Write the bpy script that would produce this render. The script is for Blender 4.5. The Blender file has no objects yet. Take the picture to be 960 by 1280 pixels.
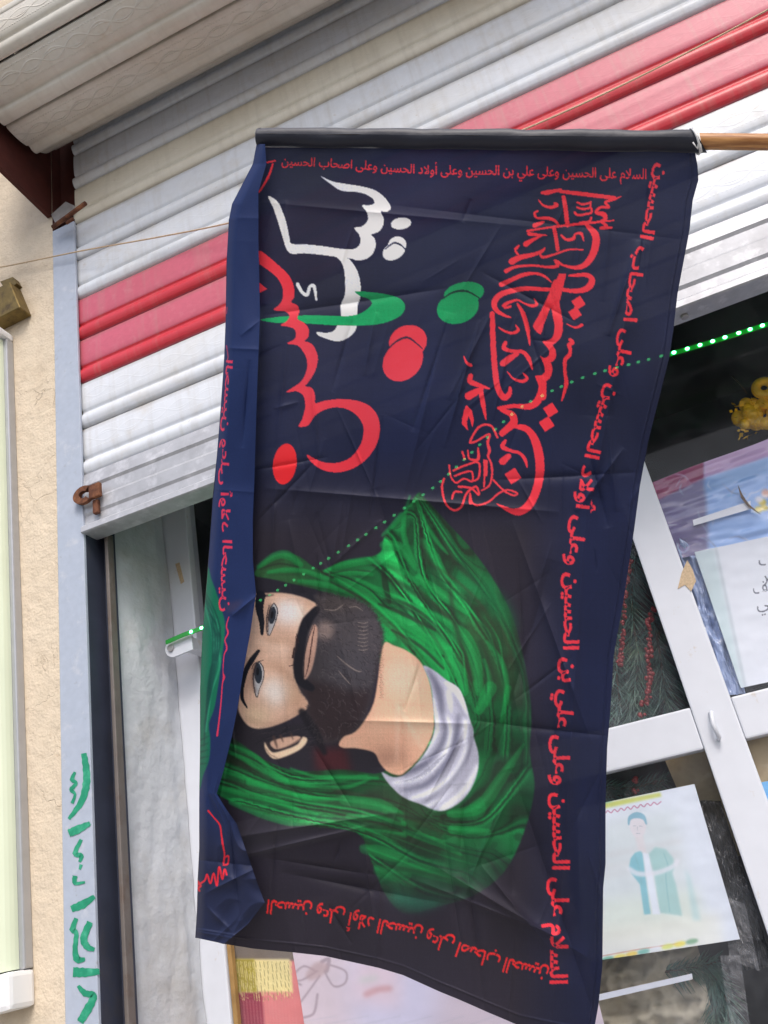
import bpy, bmesh, math, random
import numpy as np
from mathutils import Matrix, Vector
random.seed(7); rng = np.random.RandomState(11)
S = bpy.context.scene; COL = S.collection

# ---------------------------------------------------------------- camera
CZ = 1.6
R = np.array([[0.9121668456563772, 0.3682250295371603, -0.17989433928740625],
              [-0.31455264695722096, 0.3476927485449987, -0.8832702785113004],
              [-0.26269426711959454, 0.8622761044071566, 0.4329799554147021]])
F = 1067.857
cam = bpy.data.cameras.new('camera'); cam.lens = F/1280*36; cam.sensor_width = 36; cam.sensor_fit = 'AUTO'
cam.clip_start = 0.02; cam.clip_end = 500
co = bpy.data.objects.new('camera', cam); COL.objects.link(co)
m3 = Matrix((R[0], -R[1], -R[2])).transposed()
co.matrix_world = Matrix.Translation((0, 0, CZ)) @ m3.to_4x4()
S.camera = co

# ---------------------------------------------------------------- light
SUN_EL, SUN_AZ = math.radians(50), math.radians(152)      # azimuth measured from +Y towards +X: behind the camera, a little right
w = bpy.data.worlds.new('World'); S.world = w; w.use_nodes = True
nt = w.node_tree; bg = nt.nodes['Background']
sky = nt.nodes.new('ShaderNodeTexSky'); sky.sky_type = 'NISHITA'; sky.sun_disc = False
sky.sun_elevation = SUN_EL; sky.sun_rotation = SUN_AZ; sky.dust_density = 4.0; sky.air_density = 1.0; sky.ozone_density = 1.0
nt.links.new(sky.outputs[0], bg.inputs['Color']); bg.inputs['Strength'].default_value = 0.145
sl = bpy.data.lights.new('sun', 'SUN'); sl.energy = 1.05; sl.angle = math.radians(18); sl.color = (1.0, 0.975, 0.955)
so = bpy.data.objects.new('sun', sl); COL.objects.link(so)
sd = Vector((math.sin(SUN_AZ)*math.cos(SUN_EL), math.cos(SUN_AZ)*math.cos(SUN_EL), math.sin(SUN_EL)))
so.rotation_euler = sd.to_track_quat('Z', 'Y').to_euler(); so.location = (-2, -4, 6)
S.view_settings.view_transform = 'Standard'; S.view_settings.look = 'None'
S.view_settings.exposure = 0.6; S.view_settings.gamma = 1.0
S.cycles.use_denoising = True
S.cycles.max_bounces = 8; S.cycles.transparent_max_bounces = 12

# ---------------------------------------------------------------- helpers
def lin(c):
    c = np.asarray(c, float)/255.0
    return np.where(c <= 0.04045, c/12.92, ((c+0.055)/1.055)**2.4)
def ray(x, y): return R.T @ np.array([(x-480)/F, (y-640)/F, 1.0])
def PX(x, y, Y):
    d = ray(x, y); p = d*Y/d[1]; p[2] += CZ; return p
def tag(o, label=None, cat=None, group=None, kind=None):
    if label: o['label'] = label
    if cat: o['category'] = cat
    if group: o['group'] = group
    if kind: o['kind'] = kind
    return o
def empty(name, loc, label=None, cat=None, group=None):
    o = bpy.data.objects.new(name, None); COL.objects.link(o); o.location = loc; o.empty_display_size = .05
    return tag(o, label, cat, group)
def link(name, me, mats, parent=None, smooth=False):
    o = bpy.data.objects.new(name, me); COL.objects.link(o)
    for m in (mats if isinstance(mats, (list, tuple)) else [mats]): me.materials.append(m)
    if smooth:
        me.polygons.foreach_set('use_smooth', np.ones(len(me.polygons), bool)); me.update()
    if parent is not None:
        o.parent = parent; o.matrix_parent_inverse = Matrix.Translation(-parent_loc(parent))
    return o
def parent_loc(p):
    return p.location.copy() if p.parent is None else Vector((0, 0, 0))      # parts sit in world coordinates already
class MB:
    def __init__(s): s.bm = bmesh.new(); s.mi = 0
    def box(s, x0, x1, y0, y1, z0, z1, bev=0):
        v = [s.bm.verts.new(p) for p in ((x0,y0,z0),(x1,y0,z0),(x1,y1,z0),(x0,y1,z0),(x0,y0,z1),(x1,y0,z1),(x1,y1,z1),(x0,y1,z1))]
        fs = []
        for f in ((0,3,2,1),(4,5,6,7),(0,1,5,4),(1,2,6,5),(2,3,7,6),(3,0,4,7)):
            q = s.bm.faces.new([v[i] for i in f]); q.material_index = s.mi; fs.append(q)
        if bev:
            es = list({e for f in fs for e in f.edges})
            bmesh.ops.bevel(s.bm, geom=es, offset=bev, segments=2, affect='EDGES', profile=.6)
        return s
    def prism(s, pts, d):
        """polygon (3D pts) extruded along d"""
        a = [s.bm.verts.new(p) for p in pts]; b = [s.bm.verts.new(Vector(p)+Vector(d)) for p in pts]
        n = len(a)
        for f in ([a, b[::-1]]):
            q = s.bm.faces.new(f); q.material_index = s.mi
        for i in range(n):
            q = s.bm.faces.new((a[i], b[i], b[(i+1) % n], a[(i+1) % n])); q.material_index = s.mi
        return s
    def tube(s, pts, r, n=10, cap=True):
        pts = [Vector(p) for p in pts]; rs = r if isinstance(r, (list, tuple)) else [r]*len(pts)
        rings = []; up = None
        for i, p in enumerate(pts):
            t = (pts[min(i+1, len(pts)-1)]-pts[max(i-1, 0)]).normalized()
            if up is None:
                up = Vector((0, 0, 1)) if abs(t.z) < .9 else Vector((1, 0, 0))
            sd = t.cross(up).normalized(); up = sd.cross(t).normalized()
            rings.append([s.bm.verts.new(p+(sd*math.cos(2*math.pi*k/n)+up*math.sin(2*math.pi*k/n))*rs[i]) for k in range(n)])
        for a, b in zip(rings, rings[1:]):
            for k in range(n):
                q = s.bm.faces.new((a[k], a[(k+1) % n], b[(k+1) % n], b[k])); q.material_index = s.mi; q.smooth = True
        if cap:
            for rg in (rings[0][::-1], rings[-1]):
                q = s.bm.faces.new(rg); q.material_index = s.mi
        return s
    def sphere(s, c, r, u=10, v=6, sc=(1,1,1)):
        res = bmesh.ops.create_uvsphere(s.bm, u_segments=u, v_segments=v, radius=r)
        for q in res['verts']:
            q.co = Vector((q.co.x*sc[0], q.co.y*sc[1], q.co.z*sc[2])) + Vector(c)
        for f in {f for q in res['verts'] for f in q.link_faces}: f.smooth = True; f.material_index = s.mi
        return s
    def face(s, pts):
        q = s.bm.faces.new([s.bm.verts.new(p) for p in pts]); q.material_index = s.mi; return s
    def build(s, name, mats, parent=None, smooth=False):
        bmesh.ops.recalc_face_normals(s.bm, faces=s.bm.faces[:])
        me = bpy.data.meshes.new(name); s.bm.to_mesh(me); s.bm.free()
        return link(name, me, mats, parent, smooth)
def grid_mesh(name, P, cols=None):
    """P (n,m,3) world points, cols (n,m,3) linear colours"""
    n, m = P.shape[:2]
    me = bpy.data.meshes.new(name)
    me.vertices.add(n*m); me.vertices.foreach_set('co', P.reshape(-1).astype(np.float32))
    i = np.arange(n*m).reshape(n, m)
    q = np.stack([i[:-1, :-1], i[1:, :-1], i[1:, 1:], i[:-1, 1:]], -1).reshape(-1)
    nf = (n-1)*(m-1)
    me.loops.add(nf*4); me.loops.foreach_set('vertex_index', q.astype(np.int32))
    me.polygons.add(nf)
    me.polygons.foreach_set('loop_start', np.arange(nf, dtype=np.int32)*4)
    me.polygons.foreach_set('use_smooth', np.ones(nf, bool))
    me.update(calc_edges=True)
    if cols is not None:
        at = me.color_attributes.new('print', 'FLOAT_COLOR', 'POINT')
        c4 = np.ones((n*m, 4), np.float32); c4[:, :3] = cols.reshape(-1, 3)
        at.data.foreach_set('color', c4.reshape(-1))
    return me
def vnoise(n, m, cy, cx, seed):
    """smooth value noise n x m with cy x cx cells"""
    g = np.random.RandomState(seed).rand(int(cy)+3, int(cx)+3)*2-1
    y = np.linspace(0, cy, n); x = np.linspace(0, cx, m)
    yi = y.astype(int); xi = x.astype(int); fy = (y-yi)[:, None]; fx = (x-xi)[None]
    fy = fy*fy*(3-2*fy); fx = fx*fx*(3-2*fx)
    a = g[np.ix_(yi, xi)]; b = g[np.ix_(yi, xi+1)]; c = g[np.ix_(yi+1, xi)]; d = g[np.ix_(yi+1, xi+1)]
    return (a*(1-fx)+b*fx)*(1-fy)+(c*(1-fx)+d*fx)*fy

# ---------------------------------------------------------------- a small ink rasteriser (printed matter becomes colour data on the sheet's vertices)
class Canvas:
    def __init__(s, x0, y0, x1, y1, sc, base):
        s.x0, s.y0, s.s = x0, y0, sc; s.w = int((x1-x0)*sc); s.h = int((y1-y0)*sc)
        s.im = np.zeros((s.h, s.w, 3), np.float32); s.im[:] = base
    def mask(s, loops, nonzero=True):
        ex0, ey0, ex1, ey1 = [], [], [], []
        for L in loops:
            L = np.asarray(L, float); Q = np.roll(L, -1, 0)
            ex0.append(L[:, 0]); ey0.append(L[:, 1]); ex1.append(Q[:, 0]); ey1.append(Q[:, 1])
        x0, y0, x1, y1 = [np.concatenate(a) for a in (ex0, ey0, ex1, ey1)]
        x0 = (x0-s.x0)*s.s; x1 = (x1-s.x0)*s.s; y0 = (y0-s.y0)*s.s; y1 = (y1-s.y0)*s.s
        acc = np.zeros((s.h, s.w+1), np.int32)
        sg = np.where(y1 > y0, 1, -1); lo = np.minimum(y0, y1); hi = np.maximum(y0, y1)
        r0 = np.clip(np.ceil(lo-.5), 0, s.h).astype(int); r1 = np.clip(np.ceil(hi-.5), 0, s.h).astype(int)
        cnt = np.maximum(r1-r0, 0); tot = cnt.sum()
        if tot == 0: return np.zeros((s.h, s.w), bool)
        idx = np.repeat(np.arange(len(cnt)), cnt); off = np.arange(tot)-np.repeat(np.cumsum(cnt)-cnt, cnt)
        rows = r0[idx]+off
        xs = x0[idx]+(rows+.5-y0[idx])*(x1[idx]-x0[idx])/(y1[idx]-y0[idx])
        cs = np.clip(np.ceil(xs-.5), 0, s.w).astype(int)
        np.add.at(acc, (rows, cs), sg[idx])
        a = np.cumsum(acc, 1)[:, :-1]
        return a != 0
    @staticmethod
    def blur(m, r):
        r = int(r)
        if r < 1: return m
        for _ in range(3):
            for ax in (0, 1):
                p = np.pad(m, [(r+1, r) if k == ax else (0, 0) for k in (0, 1)], mode='edge')
                c = np.cumsum(p, ax)
                n = m.shape[ax]
                hi = np.take(c, np.arange(2*r+1, 2*r+1+n), ax); lo = np.take(c, np.arange(0, n), ax)
                m = (hi-lo)/(2*r+1)
        return m
    def paint(s, mk, col, a=1.0, soft=0, clip=None):
        m = mk.astype(np.float32)
        if soft: m = s.blur(m, soft*s.s)
        if clip is not None: m = m*clip
        m = (m*a)[..., None]; s.im = s.im*(1-m)+np.asarray(col, np.float32)*m
    def poly(s, pts, col, a=1.0, soft=0, clip=None): s.paint(s.mask([pts]), col, a, soft, clip)
    def strokes(s, items, col, a=1.0, soft=0, clip=None, smooth=True):
        L = []
        for pts, wd in items: L += stroke_loops(pts, wd, smooth)
        s.paint(s.mask(L), col, a, soft, clip)
    def sample(s, X, Y):
        x = np.clip((X-s.x0)*s.s-.5, 0, s.w-1.001); y = np.clip((Y-s.y0)*s.s-.5, 0, s.h-1.001)
        xi = x.astype(int); yi = y.astype(int); fx = (x-xi)[..., None]; fy = (y-yi)[..., None]
        I = s.im
        return (I[yi, xi]*(1-fx)+I[yi, xi+1]*fx)*(1-fy)+(I[yi+1, xi]*(1-fx)+I[yi+1, xi+1]*fx)*fy
def crom(P, W, k=6):
    P = np.asarray(P, float); n = len(P)
    if n < 3:
        return P, np.asarray(W, float)
    out, ow = [], []
    for i in range(n-1):
        p0, p1, p2, p3 = P[max(i-1, 0)], P[i], P[i+1], P[min(i+2, n-1)]
        for j in range(k):
            t = j/k
            out.append(.5*((2*p1)+(p2-p0)*t+(2*p0-5*p1+4*p2-p3)*t*t+(3*p1-p0-3*p2+p3)*t**3)); ow.append(W[i]*(1-t)+W[i+1]*t)
    out.append(P[-1]); ow.append(W[-1])
    return np.array(out), np.array(ow)
def stroke_loops(pts, wd, smooth=True):
    if not isinstance(wd, (list, tuple)): wd = [wd]*len(pts)
    wd = list(wd)+[wd[-1]]*(len(pts)-len(wd))
    P, W = crom(pts, wd) if smooth else (np.asarray(pts, float), np.asarray(wd, float))
    L = []
    for i in range(len(P)-1):
        d = P[i+1]-P[i]; n = np.linalg.norm(d)
        if n < 1e-6: continue
        d = d/n; q = np.array([-d[1], d[0]])
        L.append([P[i]+q*W[i]/2, P[i]-q*W[i]/2, P[i+1]-q*W[i+1]/2, P[i+1]+q*W[i+1]/2][::-1])
    th = np.linspace(0, 2*np.pi, 10, endpoint=False)
    for p, wv in zip(P, W):
        L.append(np.stack([p[0]+np.cos(th)*wv/2, p[1]+np.sin(th)*wv/2], 1))
    def area(l):
        l = np.asarray(l); q = np.roll(l, -1, 0); return (l[:, 0]*q[:, 1]-q[:, 0]*l[:, 1]).sum()
    return [l if area(l) > 0 else np.asarray(l)[::-1] for l in L]
def ell(cx, cy, rx, ry, rot=0):
    t = np.linspace(0, 2*np.pi, 40, endpoint=False); a = math.radians(rot)
    x, y = rx*np.cos(t), ry*np.sin(t)
    return np.stack([cx+x*math.cos(a)-y*math.sin(a), cy+x*math.sin(a)+y*math.cos(a)], 1)
def diamond(cx, cy, r, rot=0):
    a = [math.radians(rot+k*90) for k in range(4)]
    return [(cx+r*math.cos(t), cy+r*math.sin(t)) for t in a]
def T(ox, oy, s):
    return lambda pts: [(ox+p[0]/s, oy+p[1]/s) for p in pts]
def TS(ox, oy, s):
    f = T(ox, oy, s)
    return lambda items: [(f(p), [v/s for v in (wd if isinstance(wd, (list, tuple)) else [wd])]) for p, wd in items]
def spl(pts, k=5):
    P = np.asarray(pts, float); n = len(P); out = []
    for i in range(n):
        p0, p1, p2, p3 = P[i-1], P[i], P[(i+1) % n], P[(i+2) % n]
        for j in range(k):
            t = j/k; out.append(.5*((2*p1)+(p2-p0)*t+(2*p0-5*p1+4*p2-p3)*t*t+(3*p1-p0-3*p2+p3)*t**3))
    return np.array(out)
# Arabic lettering: letters are shaped to their joined forms, then laid along a line
FORM = {'ا': (0xFE8D, 2), 'أ': (0xFE83, 2), 'ب': (0xFE8F, 4), 'ن': (0xFEE5, 4), 'ي': (0xFEF1, 4), 'ى': (0xFEEF, 2), 'س': (0xFEB1, 4),
        'ل': (0xFEDD, 4), 'م': (0xFEE1, 4), 'ع': (0xFEC9, 4), 'ح': (0xFEA1, 4), 'و': (0xFEED, 2), 'د': (0xFEA9, 2), 'ص': (0xFEB9, 4),
        'ف': (0xFED1, 4), 'خ': (0xFEA5, 4), 'ر': (0xFEAD, 2), 'ز': (0xFEAF, 2), 'ه': (0xFEE9, 4)}
def shape(t):
    s = t.replace('لا', '\x01').replace('لأ', '\x02'); F2 = dict(FORM); F2['\x01'] = (0xFEFB, 2); F2['\x02'] = (0xFEF7, 2)
    out = []
    for i, ch in enumerate(s):
        if ch not in F2: out.append(ch); continue
        base, nf = F2[ch]
        pv = i > 0 and s[i-1] in F2 and F2[s[i-1]][1] == 4
        nx = nf == 4 and i+1 < len(s) and s[i+1] in F2
        out.append(chr(base+({(0, 0): 0, (1, 0): 1, (0, 1): 2, (1, 1): 3}[(int(pv), int(nx))])))
    return ''.join(out[::-1])
def text_tris(t, off=0.0):
    cu = bpy.data.curves.new('lettering', 'FONT'); cu.body = shape(t); cu.resolution_u = 2; cu.offset = off
    o = bpy.data.objects.new('lettering', cu); COL.objects.link(o)
    bpy.context.view_layer.update()
    me = bpy.data.meshes.new_from_object(o.evaluated_get(bpy.context.evaluated_depsgraph_get()))
    me.calc_loop_triangles()
    v = np.array([q.co[:2] for q in me.vertices]); tr = np.array([q.vertices[:] for q in me.loop_triangles])
    bpy.data.objects.remove(o); bpy.data.curves.remove(cu); bpy.data.meshes.remove(me)
    return v, tr
def text_loops(t, path, size, off=0.012, flip=False, squash=1.0, mid=.27):
    """lettering along path (from the visual left of the string to its right); size = letter size, or (start, end)"""
    v, tr = text_tris(t, off)
    P, _ = crom(path, [1]*len(path), 8); d = np.linalg.norm(np.diff(P, axis=0), axis=1); L = np.concatenate([[0], np.cumsum(d)])
    u = (v[:, 0]-v[:, 0].min())/(v[:, 0].max()-v[:, 0].min())
    a = u*L[-1]; x = np.interp(a, L, P[:, 0]); y = np.interp(a, L, P[:, 1])
    e = L[-1]*.01
    tx = np.interp(np.clip(a+e, 0, L[-1]), L, P[:, 0])-np.interp(np.clip(a-e, 0, L[-1]), L, P[:, 0])
    ty = np.interp(np.clip(a+e, 0, L[-1]), L, P[:, 1])-np.interp(np.clip(a-e, 0, L[-1]), L, P[:, 1])
    n = np.hypot(tx, ty); tx, ty = tx/n, ty/n
    s0, s1 = size if isinstance(size, tuple) else (size, size)
    h = (v[:, 1]-mid)*(s0+(s1-s0)*u)*squash*(-1 if flip else 1)
    q = np.stack([x+ty*h, y-tx*h], 1)
    loops = [q[t3] for t3 in tr]
    out = []
    for l in loops:
        ar = (l[1, 0]-l[0, 0])*(l[2, 1]-l[0, 1])-(l[2, 0]-l[0, 0])*(l[1, 1]-l[0, 1])
        out.append(l if ar > 0 else l[::-1])
    return out

# ---------------------------------------------------------------- materials
def mat(name, rgb, rough=.6, metal=0, spec=.5, n1=None, bump=None, var=None, extra=None):
    """var: (scale, amount, rgb2) large stains; n1: (scale, amount) fine value noise; bump: list of (scale, strength, distance)"""
    m = bpy.data.materials.new(name); m.use_nodes = True; t = m.node_tree; N = t.nodes; K = t.links
    b = N['Principled BSDF']; b.inputs['Roughness'].default_value = rough; b.inputs['Metallic'].default_value = metal
    b.inputs['Specular IOR Level'].default_value = spec
    tc = N.new('ShaderNodeTexCoord'); last = None
    c = N.new('ShaderNodeRGB'); c.outputs[0].default_value = (*rgb, 1); last = c.outputs[0]
    if var:
        for sc, am, c2, lo, hi in ([var] if isinstance(var, tuple) else var):
            n = N.new('ShaderNodeTexNoise'); n.inputs['Scale'].default_value = sc; n.inputs['Detail'].default_value = 8; n.inputs['Roughness'].default_value = .65
            K.new(tc.outputs['Object'], n.inputs['Vector'])
            r = N.new('ShaderNodeMapRange'); r.inputs[1].default_value = lo; r.inputs[2].default_value = hi; r.inputs[4].default_value = am
            K.new(n.outputs[0], r.inputs[0])
            mx = N.new('ShaderNodeMixRGB'); mx.inputs[2].default_value = (*c2, 1)
            K.new(r.outputs[0], mx.inputs[0]); K.new(last, mx.inputs[1]); last = mx.outputs[0]
    if n1:
        n = N.new('ShaderNodeTexNoise'); n.inputs['Scale'].default_value = n1[0]; n.inputs['Detail'].default_value = 5
        K.new(tc.outputs['Object'], n.inputs['Vector'])
        r = N.new('ShaderNodeMapRange'); r.inputs[3].default_value = 1-n1[1]; r.inputs[4].default_value = 1+n1[1]; r.inputs[1].default_value = .25; r.inputs[2].default_value = .75
        K.new(n.outputs[0], r.inputs[0])
        hs = N.new('ShaderNodeHueSaturation'); K.new(r.outputs[0], hs.inputs['Value']); K.new(last, hs.inputs['Color']); last = hs.outputs[0]
    K.new(last, b.inputs['Base Color'])
    prev = None
    for sc, st, ds in (bump or []):
        n = N.new('ShaderNodeTexNoise'); n.inputs['Scale'].default_value = sc; n.inputs['Detail'].default_value = 6
        K.new(tc.outputs['Object'], n.inputs['Vector'])
        bp = N.new('ShaderNodeBump'); bp.inputs['Strength'].default_value = st; bp.inputs['Distance'].default_value = ds
        K.new(n.outputs[0], bp.inputs['Height'])
        if prev: K.new(prev, bp.inputs['Normal'])
        prev = bp.outputs[0]
    if prev: K.new(prev, b.inputs['Normal'])
    if extra: extra(m, t, N, K, b, tc, prev, last)
    return m
def mcol(name, rough=.6, spec=.4, alpha=0.0, sheen=0.0, bump=None, gain=1.0):
    m = bpy.data.materials.new(name); m.use_nodes = True; t = m.node_tree; N = t.nodes; K = t.links; b = N['Principled BSDF']
    a = N.new('ShaderNodeAttribute'); a.attribute_name = 'print'
    K.new(a.outputs['Color'], b.inputs['Base Color']); b.inputs['Roughness'].default_value = rough; b.inputs['Specular IOR Level'].default_value = spec
    if sheen: b.inputs['Sheen Weight'].default_value = sheen; b.inputs['Sheen Roughness'].default_value = .4
    if bump:
        tc = N.new('ShaderNodeTexCoord'); n = N.new('ShaderNodeTexNoise'); n.inputs['Scale'].default_value = bump[0]; n.inputs['Detail'].default_value = 6
        K.new(tc.outputs['Object'], n.inputs['Vector']); bp = N.new('ShaderNodeBump'); bp.inputs['Strength'].default_value = bump[1]; bp.inputs['Distance'].default_value = bump[2]
        K.new(n.outputs[0], bp.inputs['Height']); K.new(bp.outputs[0], b.inputs['Normal'])
    if alpha:
        tr = N.new('ShaderNodeBsdfTransparent'); mx = N.new('ShaderNodeMixShader'); mx.inputs[0].default_value = alpha
        K.new(b.outputs[0], mx.inputs[1]); K.new(tr.outputs[0], mx.inputs[2]); K.new(mx.outputs[0], N['Material Output'].inputs['Surface'])
    return m
def emit(name, rgb, st):
    m = bpy.data.materials.new(name); m.use_nodes = True; b = m.node_tree.nodes['Principled BSDF']
    b.inputs['Base Color'].default_value = (*rgb, 1); b.inputs['Emission Color'].default_value = (*rgb, 1); b.inputs['Emission Strength'].default_value = st
    return m

def plaster_cracks(m, t, N, K, b, tc, prev, last):
    # wandering hairline cracks: lines where warped voronoi cells meet, with colour and depth
    n = N.new('ShaderNodeTexNoise'); n.inputs['Scale'].default_value = 9; n.inputs['Detail'].default_value = 6
    K.new(tc.outputs['Object'], n.inputs['Vector'])
    mp = N.new('ShaderNodeVectorMath'); mp.operation = 'SCALE'; mp.inputs['Scale'].default_value = .16; K.new(n.outputs['Color'], mp.inputs[0])
    ad = N.new('ShaderNodeVectorMath'); K.new(tc.outputs['Object'], ad.inputs[0]); K.new(mp.outputs[0], ad.inputs[1])
    v = N.new('ShaderNodeTexVoronoi'); v.feature = 'DISTANCE_TO_EDGE'; v.inputs['Scale'].default_value = 8.5; K.new(ad.outputs[0], v.inputs['Vector'])
    r = N.new('ShaderNodeMapRange'); r.inputs[1].default_value = 0; r.inputs[2].default_value = .008; r.inputs[3].default_value = 1; r.inputs[4].default_value = 0
    K.new(v.outputs['Distance'], r.inputs[0])
    n2 = N.new('ShaderNodeTexNoise'); n2.inputs['Scale'].default_value = 7; K.new(tc.outputs['Object'], n2.inputs['Vector'])
    r2 = N.new('ShaderNodeMapRange'); r2.inputs[1].default_value = .50; r2.inputs[2].default_value = .74; K.new(n2.outputs[0], r2.inputs[0])
    mu = N.new('ShaderNodeMath'); mu.operation = 'MULTIPLY'; K.new(r.outputs[0], mu.inputs[0]); K.new(r2.outputs[0], mu.inputs[1])
    m2 = N.new('ShaderNodeMath'); m2.operation = 'MULTIPLY'; m2.inputs[1].default_value = .45; K.new(mu.outputs[0], m2.inputs[0])
    mx = N.new('ShaderNodeMixRGB'); mx.inputs[2].default_value = (.25, .17, .10, 1); K.new(m2.outputs[0], mx.inputs[0]); K.new(last, mx.inputs[1])
    K.new(mx.outputs[0], b.inputs['Base Color'])
    bp = N.new('ShaderNodeBump'); bp.invert = True; bp.inputs['Strength'].default_value = .8; bp.inputs['Distance'].default_value = .002
    K.new(mu.outputs[0], bp.inputs['Height']); K.new(prev, bp.inputs['Normal']); K.new(bp.outputs[0], b.inputs['Normal'])
M_plaster = mat('cream_plaster', (.64, .545, .42), .9, spec=.2, n1=(30, .07), var=[(2.2, .5, (.68, .61, .50), .45, .75), (14, .45, (.50, .40, .29), .54, .74), (75, .5, (.45, .33, .22), .60, .74), (170, .35, (.40, .30, .2), .62, .74)],
                bump=[(190, .5, .003), (60, .6, .005), (22, .35, .006)], extra=plaster_cracks)
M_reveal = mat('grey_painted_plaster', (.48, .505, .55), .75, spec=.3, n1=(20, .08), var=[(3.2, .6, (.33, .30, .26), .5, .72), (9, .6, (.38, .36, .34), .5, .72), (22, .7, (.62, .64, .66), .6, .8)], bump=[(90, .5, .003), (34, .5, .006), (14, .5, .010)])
EMB = [.16]
def emboss(m, t, N, K, b, tc, prev, last):
    # pressed ornament in the sheet: a meander with dotted borders, following the slat (attribute 'slat' = along, across)
    at = N.new('ShaderNodeAttribute'); at.attribute_name = 'slat'
    sp = N.new('ShaderNodeSeparateXYZ'); K.new(at.outputs['Vector'], sp.inputs[0])
    def M(op, a, bb=None, c=None):
        n = N.new('ShaderNodeMath'); n.operation = op
        for i, v in enumerate((a, bb, c)):
            if v is None: continue
            if isinstance(v, (int, float)): n.inputs[i].default_value = v
            else: K.new(v, n.inputs[i])
        return n.outputs[0]
    X, Tt = sp.outputs[0], sp.outputs[1]
    s1 = M('MULTIPLY', M('SINE', M('MULTIPLY', X, 52.0)), .10)
    def line(c, wd): return M('SUBTRACT', 1.0, M('SMOOTH_MIN', M('DIVIDE', M('ABSOLUTE', M('SUBTRACT', Tt, c)), wd), 1.0, .2))
    l1 = line(M('ADD', .66, s1), .022); l2 = line(M('SUBTRACT', .66, s1), .022); l3 = line(M('ADD', .66, M('MULTIPLY', s1, .55)), .016)
    dots = M('MULTIPLY', M('GREATER_THAN', M('SINE', M('MULTIPLY', X, 900.0)), .1), M('MAXIMUM', line(.50, .02), line(.84, .02)))
    h = M('MAXIMUM', M('MAXIMUM', l1, l2), M('MAXIMUM', l3, dots))
    nz = N.new('ShaderNodeTexNoise'); nz.inputs['Scale'].default_value = 5; K.new(tc.outputs['Object'], nz.inputs['Vector'])
    bp = N.new('ShaderNodeBump'); bp.inputs['Strength'].default_value = EMB[0]; bp.inputs['Distance'].default_value = .0014
    K.new(h, bp.inputs['Height'])
    if prev: K.new(prev, bp.inputs['Normal'])
    K.new(bp.outputs[0], b.inputs['Normal'])
    ms = N.new('ShaderNodeMapping'); ms.inputs['Scale'].default_value = (70, 6, 5); K.new(tc.outputs['Object'], ms.inputs[0])
    ns2 = N.new('ShaderNodeTexNoise'); ns2.inputs['Scale'].default_value = 1.0; ns2.inputs['Detail'].default_value = 7; K.new(ms.outputs[0], ns2.inputs['Vector'])
    rs = N.new('ShaderNodeMapRange'); rs.inputs[1].default_value = .50; rs.inputs[2].default_value = .78; rs.inputs[4].default_value = .24; K.new(ns2.outputs[0], rs.inputs[0])
    ms2 = N.new('ShaderNodeMixRGB'); ms2.inputs[2].default_value = (.36, .32, .26, 1); K.new(rs.outputs[0], ms2.inputs[0]); K.new(last, ms2.inputs[1]); last = ms2.outputs[0]
    # grime gathers at the seam between two slats and in runs
    gr = N.new('ShaderNodeMapRange'); gr.inputs[1].default_value = .86; gr.inputs[2].default_value = 1.0; gr.inputs[4].default_value = 1.1; K.new(Tt, gr.inputs[0])
    n3 = N.new('ShaderNodeTexNoise'); n3.inputs['Scale'].default_value = 18; n3.inputs['Detail'].default_value = 6; K.new(tc.outputs['Object'], n3.inputs['Vector'])
    g2 = M('MULTIPLY', gr.outputs[0], n3.outputs[0])
    mx = N.new('ShaderNodeMixRGB'); mx.inputs[2].default_value = (.16, .11, .07, 1); K.new(g2, mx.inputs[0]); K.new(last, mx.inputs[1]); K.new(mx.outputs[0], b.inputs['Base Color'])
M_white = mat('white_slat_enamel', (.655, .69, .745), .42, spec=.45, n1=(60, .04), var=[(5, .5, (.58, .56, .51), .46, .72), (18, .45, (.55, .52, .47), .55, .72), (60, .7, (.36, .29, .22), .64, .76)], bump=[(9, .3, .004)], extra=emboss)
M_cream = mat('yellowed_slat_enamel', (.70, .66, .56), .42, spec=.5, n1=(60, .03), var=[(4, .5, (.54, .46, .34), .45, .72), (50, .6, (.33, .25, .17), .66, .8)], bump=[(9, .12, .004)], extra=emboss)
EMB[0] = .85
M_coil = mat('yellowed_coil_enamel', (.60, .58, .52), .42, spec=.5, n1=(60, .03), var=[(4, .6, (.46, .39, .29), .42, .72), (9, .6, (.40, .26, .13), .6, .74), (50, .6, (.33, .25, .17), .66, .8)], bump=[(9, .12, .004)], extra=emboss)
EMB[0] = .06
M_red = mat('faded_red_slat_enamel', (.56, .028, .045), .40, spec=.5, n1=(60, .04), var=[(6, .4, (.54, .07, .09), .4, .7), (40, .5, (.30, .07, .07), .6, .75)], bump=[(9, .3, .004)], extra=emboss)
M_pink = mat('dusty_sky_sheen_red_enamel', (.54, .10, .155), .45, spec=.6, n1=(90, .05), var=[(5, .4, (.46, .09, .12), .4, .7), (45, .5, (.50, .2, .22), .56, .75)], bump=[(9, .3, .004)], extra=emboss)  # paler red of the flats: dust, plus sky sheen put into the colour
M_bar = mat('weathered_galvanised_bar', (.43, .44, .47), .5, .25, n1=(40, .08), var=[(12, .6, (.29, .29, .31), .45, .68), (35, .7, (.62, .63, .66), .52, .7), (9, .7, (.17, .15, .15), .64, .74)], bump=[(50, .2, .002), (8, .3, .006)])
M_rail = mat('pale_blue_grey_rail_paint', (.38, .43, .52), .5, spec=.5, n1=(70, .05), var=[(9, .5, (.46, .50, .58), .5, .75), (55, .6, (.26, .26, .27), .62, .74), (30, .4, (.6, .61, .63), .58, .7)], bump=[(60, .15, .002)])
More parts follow.
